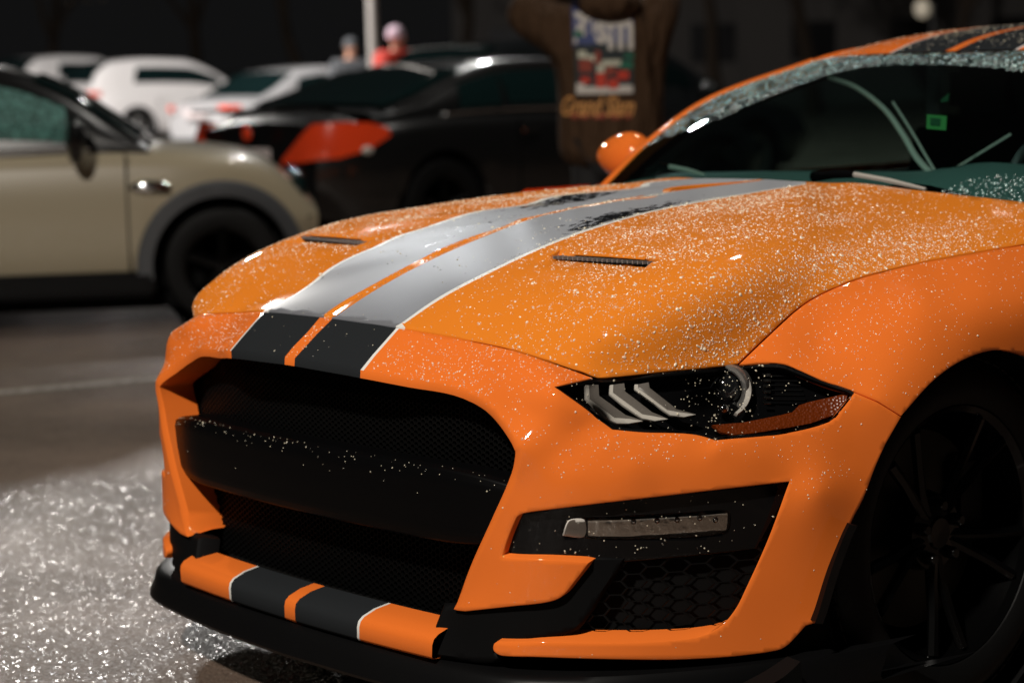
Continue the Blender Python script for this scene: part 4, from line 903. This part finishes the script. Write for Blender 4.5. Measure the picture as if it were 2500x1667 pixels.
# ---- white estate / SUV, silver saloon and the rest of the far row
def tail_extra(z0, z1, s1, hin, plate=True):
    def fn(rt, d):
        for sd in (-1, 1): wrap_lamp('tail_light', rt, d, s1, z0, z1, hin, sd)
        if plate:
            b = MB(); b.box((-.03, 0, .78), (.02, .5, .12), 0, bev=.006); b.build('number_plate', 'plate', rt)
        b = MB(); b.box((.02, 0, .34), (.12, d['W']*.86, .14), 0, bev=.02); b.build('bumper_insert', 'black_satin', rt)
    return fn
SV = dict(L=4.65, W=1.87, zb=.26, H=1.69, R=.36, sr=.95, sf=3.65, taper=.2, paint='car_white', top=[(0, .98), (.2, 1.02), (3.3, 1.03), (4.2, .95), (4.55, .80), (4.65, .6)], belt=[(0, .98), (1, 1.04), (2.6, 1.0), (3.8, .93), (4.65, .78)],
          roof=[(.05, 1.02), (.25, 1.45), (.55, 1.63), (1.3, 1.69), (2.1, 1.66), (2.6, 1.50), (3.35, 1.03)], glass=[(.95, 1.62, .35), (1.63, 2.20, 0), (2.21, 2.85, -.25)], win=(.14, .40), rearglass=(.14, .50), frontglass=(2.55, 3.28), mirror=2.85, handles=(1.5, 2.3), seams=(1.4, 2.1), extras=tail_extra(.98, 1.06, .22, .62))
SN = dict(SV, L=4.7, W=1.81, zb=.2, H=1.46, R=.33, sr=1.0, sf=3.75, paint='car_silver', top=[(0, .94), (.3, 1.0), (.9, 1.0), (3.3, .98), (4.2, .86), (4.6, .72), (4.7, .58)], belt=[(0, .92), (1, .97), (2.6, .93), (3.8, .84), (4.7, .68)],
          roof=[(.55, .99), (.9, 1.16), (1.4, 1.39), (2.0, 1.46), (2.6, 1.40), (2.9, 1.27), (3.5, .97)], glass=[(1.25, 1.85, .35), (1.86, 2.85, -.1)], win=(.12, .42), rearglass=(.62, 1.30), frontglass=(2.72, 3.42), handles=(1.9, 2.6), seams=(1.8, 2.7), extras=tail_extra(.82, .90, .20, .58))
row = 'cars parked in the lot'
SV['z0'] = .04
parked_car('suv', 'white SUV with dark side windows and a small red tail light, in the far row', 'car', row, 338, 300, 41, 36, SV, (.95, -.92))
parked_car('saloon_car', 'silver grey saloon between the white SUV and the lamp post', 'car', row, 612, 240, 31, 44, SN, (.35, -.86))
parked_car('suv', 'second white SUV half hidden behind the other white SUV at far left', 'car', row, 150, 250, 46, 50, dict(SV, z0=.2), (.9, -.92))
parked_car('suv', 'dark SUV with a wet shining roof beside the standing person in brown', 'car', row, 1262, 200, 19.5, 40, dict(SV, paint='car_dark', H=1.62, roof=[(.05, 1.02), (.25, 1.40), (.55, 1.55), (1.3, 1.60), (2.1, 1.57), (2.6, 1.44), (3.35, 1.03)], z0=0), (.5, -.9))
parked_car('saloon_car', 'dark saloon just visible between the person in brown and the orange roof pillar', 'car', row, 1735, 240, 24, 35, dict(SN, paint='car_dark'), (3.2, -.8))
parked_car('saloon_car', 'dark car behind the gap between the white SUV and the silver saloon', 'car', row, 560, 200, 54, 46, dict(SN, paint='car_black'), (1.0, -.8))

# ================================================================== people
def skinned(name, joints, edges, mats, parent=None, sub=2):
    me = bpy.data.meshes.new(name); me.from_pydata([j[:3] for j in joints], edges, []); o = bpy.data.objects.new(name, me); COL.objects.link(o)
    o.modifiers.new('s', 'SKIN'); sb = o.modifiers.new('b', 'SUBSURF'); sb.levels = sub; sb.render_levels = sub
    for i, j in enumerate(joints):
        d = me.skin_vertices[0].data[i]; d.radius = (j[3], j[4] if len(j) > 4 else j[3]); d.use_root = (i == 0)
    dg = bpy.context.evaluated_depsgraph_get(); m2 = bpy.data.meshes.new_from_object(o.evaluated_get(dg)); bpy.data.objects.remove(o); bpy.data.meshes.remove(me); m2.name = name
    m2.materials.clear(); m2.polygons.foreach_set('use_smooth', np.ones(len(m2.polygons), bool)); m2.polygons.foreach_set('material_index', np.zeros(len(m2.polygons), np.int32)); return link(name, m2, mats, parent)
def person(label, loc, face, h, coat, trousers, hair, arms='down', hat=None, hood=False, wide=1.0):
    """face = angle about z; the figure looks along its local -y"""
    rt = thing('person', label, 'person', loc, face); k = h/1.75
    S = lambda L: [tuple(c*k for c in p[:3])+tuple(r*k for r in p[3:]) for p in L]
    if arms == 'down': A = lambda s: [(s*.20, 0, 1.43, .06), (s*.27, .02, 1.14, .047), (s*.26, -.06, .90, .034), (s*.255, -.08, .83, .036, .022)]
    else: A = lambda s: [(s*.21, 0, 1.44, .065), (s*(.42 if s > 0 else .29), -.10, 1.52 if s > 0 else 1.62, .05), (s*.16, -.26, 1.66, .036), (s*.09, -.28, 1.70, .038, .026)]
    J = [(0, 0, .95, .15, .11), (0, 0, 1.10, .14, .10), (0, 0, 1.32, .165, .11), (0, 0, 1.45, .10, .09), (0, -.01, 1.53, .055), (0, -.02, 1.60, .075, .08), (0, -.015, 1.68, .085, .10), (0, -.01, 1.735, .05, .06)]
    E = [(i, i+1) for i in range(7)]
    for s in (-1, 1):
        o = len(J); J += [(s*.10, 0, .90, .09), (s*.10, -.02, .50, .062), (s*.10, .02, .10, .042), (s*.10, -.12, .04, .042, .035)]; E += [(0, o), (o, o+1), (o+1, o+2), (o+2, o+3)]
        o = len(J); J += A(s); E += [(3, o), (o, o+1), (o+1, o+2), (o+2, o+3)]
        hx, hy, hz = A(s)[3][:3]
    body = skinned('body', S(J), E, 'skin', rt)
    # five fingers on each hand
    for s in (-1, 1):
        hx, hy, hz = A(s)[3][:3]; b = MB(); dz = -1 if arms == 'down' else 1
        for q in range(4):
            f = (q-1.5)*.018; L_ = (.062, .075, .078, .066)[q]
            if arms == 'down': pts = [(hx, hy+f, hz-.02), (hx, hy+f-.004, hz-.02-L_*.6), (hx-s*.012, hy+f-.006, hz-.02-L_)]
            else: pts = [(hx-s*.0, hy-.01, hz+f), (hx-s*.035, hy-.03, hz+f+.01), (hx-s*.05, hy-.012, hz+f+.012)]
            b.tube([tuple(c*k for c in p) for p in pts], [.0095*k, .0085*k, .007*k], 6)
        pts = [(hx, hy-.03, hz), (hx-s*.01, hy-.055, hz+dz*.025), (hx-s*.012, hy-.06, hz+dz*.05)]; b.tube([tuple(c*k for c in p) for p in pts], [.011*k, .010*k, .008*k], 6); b.build('fingers', 'skin', rt)
    # face
    b = MB(); b.ball((0, -.112*k, 1.645*k), (.012*k, .02*k, .022*k)); b.build('nose', 'skin', rt)
    for s in (-1, 1):
        b = MB(); b.ball((s*.032*k, -.098*k, 1.672*k), (.011*k, .009*k, .007*k)); b.build('eye', 'seat', rt)
        b = MB(); b.ball((s*.082*k, 0, 1.655*k), (.010*k, .02*k, .032*k)); b.build('ear', 'skin', rt)
    b = MB(); b.ball((0, -.098*k, 1.612*k), (.024*k, .008*k, .006*k)); b.build('mouth', 'lips', rt)
    if hat: b = MB(); b.ball((0, .0, 1.70*k), (.095*k, .108*k, .095*k)); b.ball((0, .0, 1.665*k), (.099*k, .112*k, .025*k)); b.build('hat', hat, rt)
    else: b = MB(); b.ball((0, .022*k, 1.70*k), (.092*k, .105*k, .085*k)); b.ball((0, .06*k, 1.64*k), (.075*k, .05*k, .08*k)); b.build('hair', hair, rt)
    w = wide
    CJ = [(0, 0, .76, .20*w, .16*w), (0, 0, .92, .215*w, .165*w), (0, 0, 1.28, .205*w, .15*w), (0, 0, 1.42, .16*w, .12*w), (0, .0, 1.50, .08, .08)]; CE = [(0, 1), (1, 2), (2, 3), (3, 4)]
    for s in (-1, 1):
        a = A(s); o = len(CJ); CJ += [(a[0][0], a[0][1], a[0][2]-.01, .098*w), (a[1][0], a[1][1], a[1][2], .088*w), (.3*a[1][0]+.7*a[2][0], .3*a[1][1]+.7*a[2][1], .3*a[1][2]+.7*a[2][2], .06*w), (a[2][0], a[2][1], a[2][2], .05)]; CE += [(3, o), (o, o+1), (o+1, o+2), (o+2, o+3)]
    jk = skinned('jacket', S(CJ), CE, coat, rt)
    TJ = [(0, 0, .90, .155, .125)]; TE = []
    for s in (-1, 1): o = len(TJ); TJ += [(s*.10, 0, .84, .105), (s*.10, -.02, .50, .082), (s*.10, .02, .12, .068)]; TE += [(0, o), (o, o+1), (o+1, o+2)]
    skinned('trousers', S(TJ), TE, trousers, rt)
    for s in (-1, 1):
        b = MB(); b.ball((s*.10*k, -.05*k, .045*k), (.05*k, .14*k, .05*k)); b.build('shoe', 'black_satin', rt)
    if hood: b = MB(); b.ball((0, .10*k, 1.545*k), (.15*k, .12*k, .085*k)); b.ball((0, .05*k, 1.56*k), (.12*k, .10*k, .06*k)); b.build('hood', coat, rt)
    return rt, jk
M['skin'] = mat('skin', (.45, .24, .16), .5); M['lips'] = mat('lips', (.35, .12, .10), .5); M['hair'] = mat('dark_hair', (.02, .014, .01), .6)
M['brown_cloth'] = mat('brown_fleece', (.052, .029, .016), .9, spec=.1); bn = noise(M['brown_cloth'], 7, 3, .5, 'Object', (2.2, 2.2, .45)); bump(M['brown_cloth'], bn.outputs[0], 1.0, .09)
M['red_cloth'] = mat('red_jacket_cloth', (.62, .035, .015), .7); M['pale_knit'] = mat('pale_knit', (.66, .50, .58), .9); M['grey_cloth'] = mat('grey_cloth', (.06, .065, .07), .8); M['dark_cloth'] = mat('dark_cloth', (.006, .006, .007), .8)
face_away = math.atan2(-FWD[1], -FWD[0])-math.pi/2   # local -y turned along the view: back to us
def stand(u, depth): p = hit(u, 300, d=depth); return (p[0], p[1], 0)
def yaw_to(d): return math.atan2(d[1], d[0])+math.pi/2     # local -y points along d
man, jk = person('person in a loose brown hooded top with printed panel, both arms raised to the head', stand(1490, 10.3), yaw_to(FWD), 1.80, 'brown_cloth', 'dark_cloth', 'hair', 'up', None, True, 1.3)
person('person in a bright red jacket and pale knitted hat right of the lamp post', stand(972, 24.5), yaw_to(RGT*.8-FWD*.5), 1.80, 'red_cloth', 'dark_cloth', 'hair', 'down', 'pale_knit', False, 1.45)
person('person in dark grey with bare face left of the lamp post', stand(862, 29), yaw_to(-FWD+RGT*.4), 1.76, 'grey_cloth', 'dark_cloth', 'hair', 'down', 'grey_cloth', False, 1.15)
# print on the brown top: panel, lettering and figures laid on the cloth
def flat_text(txt, size, shear=0, font_off=0.0):
    c = bpy.data.curves.new('t', 'FONT'); c.body = txt; c.size = size; c.shear = shear; c.offset = font_off; c.align_x = 'CENTER'; c.extrude = 0
    o = bpy.data.objects.new('t', c); COL.objects.link(o); dg = bpy.context.evaluated_depsgraph_get(); m = bpy.data.meshes.new_from_object(o.evaluated_get(dg)); bpy.data.objects.remove(o)
    v = np.zeros(3*len(m.vertices)); m.vertices.foreach_get('co', v); f = [list(p.vertices) for p in m.polygons]; return v.reshape(-1, 3)[:, :2], f
bpy.context.view_layer.update()
jv = np.zeros(3*len(jk.data.vertices)); jk.data.vertices.foreach_get('co', jv); jv = jv.reshape(-1, 3)
from mathutils.bvhtree import BVHTree
bvh = BVHTree.FromPolygons([Vector(p) for p in jv], [list(p.vertices) for p in jk.data.polygons])
def on_back(x, z, off):        # x to the viewer's right, on the back of the garment (local +y); local x runs to our left when he faces away
    h_ = bvh.ray_cast(Vector((x, 1.0, z)), Vector((0, -1, 0))); return (x, (h_[0].y if h_[0] is not None else .15)+off, z)
def print_part(nm, pts2, faces, off, mt, sub=0):
    b = MB(); b.add([on_back(x, z, off) for x, z in pts2], faces); return b.build(nm, mt, jk, False)
def print_grid(nm, x0, x1, z0, z1, off, mt, n=14, m=14):
    X = np.linspace(x0, x1, n); Z = np.linspace(z0, z1, m); v, f = grid_mesh(np.array([[on_back(x, z, off) for z in Z] for x in X])); return mesh(nm, v, f, mt, jk)
M['p_blue'] = mat('print_blue', (.045, .06, .16), .8); M['p_dark'] = mat('print_dark', (.010, .016, .018), .8); M['p_white'] = mat('print_white', (.46, .43, .39), .8); M['p_red'] = mat('print_red', (.42, .03, .012), .8)
M['p_green'] = mat('print_green', (.01, .10, .06), .8); M['p_tan'] = mat('print_tan', (.52, .24, .07), .8); M['p_rust'] = mat('print_rust', (.20, .03, .015), .8); M['p_pale'] = mat('print_pale', (.42, .42, .33), .8)
mi = np.linalg.inv(np.array(man.matrix_world))
def loc_(u, v): p = hit(u, v, d=10.15); q = mi@np.r_[p, 1]; return q[0], q[2]
def zq(x, y): return loc_(1200+x/3.92, y/3.92)
def pr_rect(nm, a, b, off, mt, n=12): (x0, z0), (x1, z1) = zq(*a), zq(*b); return print_grid(nm, x0, x1, z0, z1, off, mt, n, n)
pr_rect('print_panel', (765, 20), (1355, 440), .004, 'p_blue'); pr_rect('print_panel', (790, 430), (1360, 890), .0045, 'p_dark')
def pr_text(txt, ax, ay, bx, by, off, mt, shear=0, bold=.0):
    v, f = flat_text(txt, 1, shear, bold); mn, mx = v.min(0), v.max(0); t = (v-mn)/(mx-mn); P = [zq(ax+(bx-ax)*p[0], by+(ay-by)*p[1]) for p in t]; return print_part('lettering', P, f, off, mt)
pr_text('P', 785, 120, 880, 420, .008, 'p_white', 0, .03); pr_text('r', 870, 150, 940, 350, .008, 'p_white', 0, .03); pr_text('i', 955, 150, 985, 330, .008, 'p_white', 0, .01); pr_text('s', 990, 200, 1110, 420, .008, 'p_white', 0, .03); pr_text('m', 1110, 170, 1350, 480, .008, 'p_white', 0, .03)
pr_text('Grand Slam', 675, 920, 1365, 1110, .007, 'p_tan', .35, .015)
for a, b_, mt in [((785, 300), (870, 360), 'p_green'), ((1230, 590), (1350, 660), 'p_green'), ((1265, 515), (1360, 560), 'p_green'), ((825, 490), (905, 560), 'p_pale'), ((900, 530), (985, 590), 'p_pale'), ((1050, 580), (1235, 630), 'p_pale'), ((1005, 620), (1075, 700), 'p_pale'),
                  ((835, 570), (960, 690), 'p_rust'), ((985, 490), (1040, 620), 'p_rust'), ((850, 740), (940, 800), 'p_red'), ((995, 700), (1090, 840), 'p_red'), ((1110, 760), (1210, 850), 'p_red'), ((1200, 680), (1310, 760), 'p_red'), ((1085, 640), (1180, 720), 'p_rust'),
                  ((810, 835), (1350, 890), 'p_white'), ((810, 800), (890, 840), 'p_white'), ((1215, 815), (1340, 840), 'p_white')]: pr_rect('print_patch', a, b_, .0075, mt, 5)
for k, (a, b_) in enumerate([(760, 830), (850, 930), (970, 1090), (1130, 1240), (1270, 1330)]): pr_rect('print_patch', (a, 1085), (b_, 1135), .006, 'p_rust', 4)

# ================================================================== lamp post, trees, building
LP = hit(917, 300, d=27); LP[2] = 0
rt = thing('lamp_post', 'pale grey steel lamp post between the two distant people', 'lamp post', tuple(LP))
M['post'] = mat('galvanised_steel', (.42, .40, .37), .5, .2); pn = noise(M['post'], 6, 4); bump(M['post'], pn.outputs[0], .2, .01)
b = MB(); b.lathe([(0, .085), (.9, .085), (.92, .068), (9.0, .055)], (0, 0, 0), 'z', 20); b.build('post', 'post', rt)
b = MB(); b.box((0, 0, .02), (.34, .34, .04), 0, bev=.01); b.build('base_plate', 'post', rt)
b = MB(); b.tube([(0, 0, 8.9), (.3, -.25, 9.05), (.9, -.75, 9.1)], .04, 8); b.build('lamp_arm', 'post', rt)
b = MB(); b.box((1.1, -.92, 9.08), (.55, .3, .10), 0, Matrix.Rotation(-.69, 3, 'Z'), .03); b.build('lamp_head', 'post', rt)
M['bark'] = mat('bark', (.018, .013, .009), .9, spec=.1); M['leaf'] = mat('dead_leaves', (.05, .035, .018), .8)
def tree(u, depth, h, seed, label):
    r = random.Random(seed); p = hit(u, 300, d=depth); rt = thing('tree', label, 'tree', (p[0], p[1], 0), r.random()*6, 'dark trees behind the car park')
    b = MB(); c = MB(); tips = []
    def grow(q, d, L, rad, lvl):
        pts = [q]; dd = d
        for k in range(4): dd = (dd+Vector((r.uniform(-.2, .2), r.uniform(-.2, .2), r.uniform(-.02, .15)))).normalized(); pts.append(pts[-1]+dd*L/4)
        b.tube([tuple(x) for x in pts], [rad*(1-.14*k) for k in range(5)], 6 if lvl < 2 else 4, 0, False)
        if lvl >= 3: tips.extend(pts[1:]); return
        for k in range(3 if lvl else 6):
            i = r.randint(2, 4); a = r.uniform(0, 6.28); grow(pts[i], (dd+Vector((math.cos(a), math.sin(a), r.uniform(.0, .5)))*.9).normalized(), L*r.uniform(.45, .65), rad*.5, lvl+1)
    grow(Vector((0, 0, 0)), Vector((0, 0, 1)), h*.55, h*.022, 0); b.build('trunk', 'bark', rt)
    for q in tips:
        for k in range(5):
            o = q+Vector((r.gauss(0, .25), r.gauss(0, .25), r.gauss(0, .2))); a = Vector((r.gauss(0, 1), r.gauss(0, 1), r.gauss(0, 1))).normalized()*.09; e = a.cross(Vector((r.random(), r.random(), r.random()))).normalized()*.05
            c.add([tuple(o-a), tuple(o+e), tuple(o+a), tuple(o-e)], [[0, 1, 2, 3]])
    c.build('crown', 'leaf', rt, False)
for i, (u, d, h, lab) in enumerate([(120, 62, 9, 'dark bare tree far behind the white cars at far left'), (480, 66, 10, 'dark tree far behind the white SUV'), (760, 60, 9, 'thin dark tree behind the grey saloon, left of the lamp post'), (1120, 58, 10, 'dark tree behind the black coupe, right of the red jacket'),
                                    (1760, 52, 9, 'dark tree behind the right shoulder of the person in brown'), (1990, 56, 11, 'dark tree behind the orange roof pillar'), (2330, 50, 9, 'dark tree above the striped roof at far right')]): tree(u, d, h, 20+i, lab)
M['brick'] = mat('brown_brick', (.06, .038, .026), .85); bk = M['brick'].node_tree.nodes.new('ShaderNodeTexBrick'); bk.inputs['Color1'].default_value = (.03, .019, .013, 1); bk.inputs['Color2'].default_value = (.022, .015, .011, 1); bk.inputs['Mortar'].default_value = (.05, .045, .04, 1); bk.inputs['Scale'].default_value = 3
M['brick'].node_tree.links.new(bk.outputs[0], M['brick'].node_tree.nodes['Principled BSDF'].inputs[0])
bp_ = hit(1900, 200, d=72); rt = thing('building', 'low unlit brown brick building in the dark behind the trees at right', 'building', (bp_[0], bp_[1], 0), math.atan2(RGT[1], RGT[0]))
b = MB(); b.box((0, 4, 2.2), (22, 8, 4.4)); b.build('wall', 'brick', rt, False); b = MB(); b.box((0, 4, 4.55), (22.6, 8.6, .3), 0, bev=.03); b.build('roof', 'car_dark', rt, False)
for k in range(6): b = MB(); b.box((-9+3.4*k, -.02, 2.1), (1.5, .08, 1.3), 0, bev=.01); b.build('window', 'black_satin', rt)
b = MB(); b.box((9.6, -.03, 1.1), (1.0, .1, 2.2), 0, bev=.01); b.build('door', 'car_black', rt)
# a far lit lamp high at the right
fl = hit(2252, 22, d=45); rt = thing('wall_lamp_post', 'distant dim lamp on a dark post above the orange roof', 'lamp', (fl[0], fl[1], 0))
b = MB(); b.lathe([(0, .06), (fl[2]+.1, .05)], (0.18, 0.1, 0), 'z', 10); b.tube([(.18, .1, fl[2]+.1), (0, 0, fl[2]+.16)], .03, 6); b.build('post', 'car_black', rt)
b = MB(); b.ball((0, 0, fl[2]), (.17, .17, .2)); b.build('globe', mat('dim_globe', (.4, .36, .3), .5, emit=(1, .86, .62), es=.2), rt)

# ================================================================== ground, sky, lamps
g = M['asphalt'] = mat('wet_asphalt', (.040, .036, .033), .34, 0, 0)
n, l, bs = nodes(g)
a1 = noise(g, 150, 2, .6); a2 = noise(g, 1.1, 4, .6); a3 = n.new('ShaderNodeTexVoronoi'); a3.inputs['Scale'].default_value = 95; l.new(a1.inputs[0].links[0].from_socket, a3.inputs['Vector'])
ad = n.new('ShaderNodeMath'); ad.operation = 'MULTIPLY_ADD'; l.new(a3.outputs['Distance'], ad.inputs[0]); ad.inputs[1].default_value = .9; l.new(a1.outputs[0], ad.inputs[2])
bump(g, ad.outputs[0], .7, .006)
l.new(ramp(g, a2.outputs[0], [(.35, (.10, .070, .052)), (.65, (.175, .122, .091))]), bs.inputs['Base Color']); bs.inputs['Roughness'].default_value = .55
# wet stone chips: every chip has its own tilt, so that only some of them flash
vc = n.new('ShaderNodeTexVoronoi'); vc.inputs['Scale'].default_value = 225; l.new(a1.inputs[0].links[0].from_socket, vc.inputs['Vector'])
v1 = n.new('ShaderNodeVectorMath'); v1.operation = 'SUBTRACT'; v1.inputs[1].default_value = (.5, .5, .5); l.new(vc.outputs['Color'], v1.inputs[0])
v2 = n.new('ShaderNodeVectorMath'); v2.operation = 'MULTIPLY'; v2.inputs[1].default_value = (.9, .9, 0); l.new(v1.outputs[0], v2.inputs[0])
v3 = n.new('ShaderNodeVectorMath'); v3.operation = 'ADD'; v3.inputs[1].default_value = (0, 0, 1); l.new(v2.outputs[0], v3.inputs[0])
v4 = n.new('ShaderNodeVectorMath'); v4.operation = 'NORMALIZE'; l.new(v3.outputs[0], v4.inputs[0]); l.new(v4.outputs[0], bs.inputs['Coat Normal'])
bs.inputs['Coat Weight'].default_value = .8; l.new(ramp(g, a2.outputs[0], [(.35, .17), (.62, .24)]), bs.inputs['Coat Roughness'])
mesh('ground', [(-260, -90, 0), (160, -90, 0), (160, 260, 0), (-260, 260, 0)], [[0, 1, 2, 3]], 'asphalt', None, None, False)['kind'] = 'structure'
M['line'] = mat('road_paint', (.55, .52, .47), .5); ln = noise(M['line'], 30, 4, .7)
l2 = M['line'].node_tree.links; l2.new(ramp(M['line'], ln.outputs[0], [(.42, (.10, .09, .08)), (.58, (.42, .39, .35))]), M['line'].node_tree.nodes['Principled BSDF'].inputs[0]); bump(M['line'], ln.outputs[0], .6, .004)
p0, p1 = hit(0, 958, z=.004), hit(395, 922, z=.004); d = p1-p0; d /= np.linalg.norm(d); q = np.array([-d[1], d[0], 0])*.055; a, b_ = p0-d*6, p1+d*4
mesh('parking_line', [a-q, b_-q, b_+q, a+q], [[0, 1, 2, 3]], 'line', None, None, False)['kind'] = 'structure'
w = bpy.data.worlds.new('World'); scene.world = w; w.use_nodes = True; wn, wl = w.node_tree.nodes, w.node_tree.links
bg = wn['Background']; bg.inputs[0].default_value = (1, 1, 1.02, 1); bg.inputs[1].default_value = .0052
def area(name, loc, tgt, size, power, col=(1, 1, 1)):
    L = bpy.data.lights.new(name, 'AREA'); L.shape = 'DISK'; L.size = size; L.energy = power; L.color = col
    o = bpy.data.objects.new(name, L); COL.objects.link(o); o.location = tuple(loc); o.rotation_euler = (Vector(tgt)-Vector(loc)).to_track_quat('-Z', 'Y').to_euler(); return o
def place(depth, side, z): p = CAM+FWD*depth+RGT*side; return (p[0], p[1], z)
area('car_park_lamp_front', place(-2.5, -3.5, 8.3), (0.3, .5, .5), 0.45, 1250, (1, .93, .84))
area('car_park_lamp_back', place(30, -7.0, 6.9), (0, .5, .5), .7, 760, (1, .96, .91))
area('car_park_lamp_right', place(14, 3.2, 11), (0, .8, .5), .6, 520, (1, .95, .88))
area('car_park_lamp_far', place(24, -9, 9), (-30, 18, 0), .6, 4300, (1, .95, .93))
SL = bpy.data.lights.new('added_highlight_spot', 'SPOT'); SL.energy = 1700; SL.spot_size = R_(9); SL.spot_blend = .6; SL.shadow_soft_size = .35; SL.color = (.94, .97, 1)  # added narrow spot, only for the glare on the bonnet stripes
so = bpy.data.objects.new('added_highlight_spot', SL); COL.objects.link(so); so.location = place(26, -3.6, 11); so.rotation_euler = (Vector((.0, .75, .95))-so.location).to_track_quat('-Z', 'Y').to_euler()
S2 = bpy.data.lights.new('added_highlight_spot', 'SPOT'); S2.energy = 3200; S2.spot_size = R_(9.5); S2.spot_blend = .5; S2.shadow_soft_size = .35; S2.color = (1, .98, .95)  # second added spot, puts highlights on the hatchback and the coupe
s2 = bpy.data.objects.new('added_highlight_spot', S2); COL.objects.link(s2); s2.location = place(32, 1.5, 14); s2.rotation_euler = (Vector((-7.1, 5.9, 1.0))-s2.location).to_track_quat('-Z', 'Y').to_euler()
scene.view_settings.view_transform = 'Standard'; scene.view_settings.look = 'None'; scene.view_settings.exposure = 0; scene.view_settings.gamma = 1
scene.cycles.use_denoising = True; scene.cycles.max_bounces = 8; scene.cycles.transparent_max_bounces = 24; scene.cycles.sample_clamp_indirect = 6
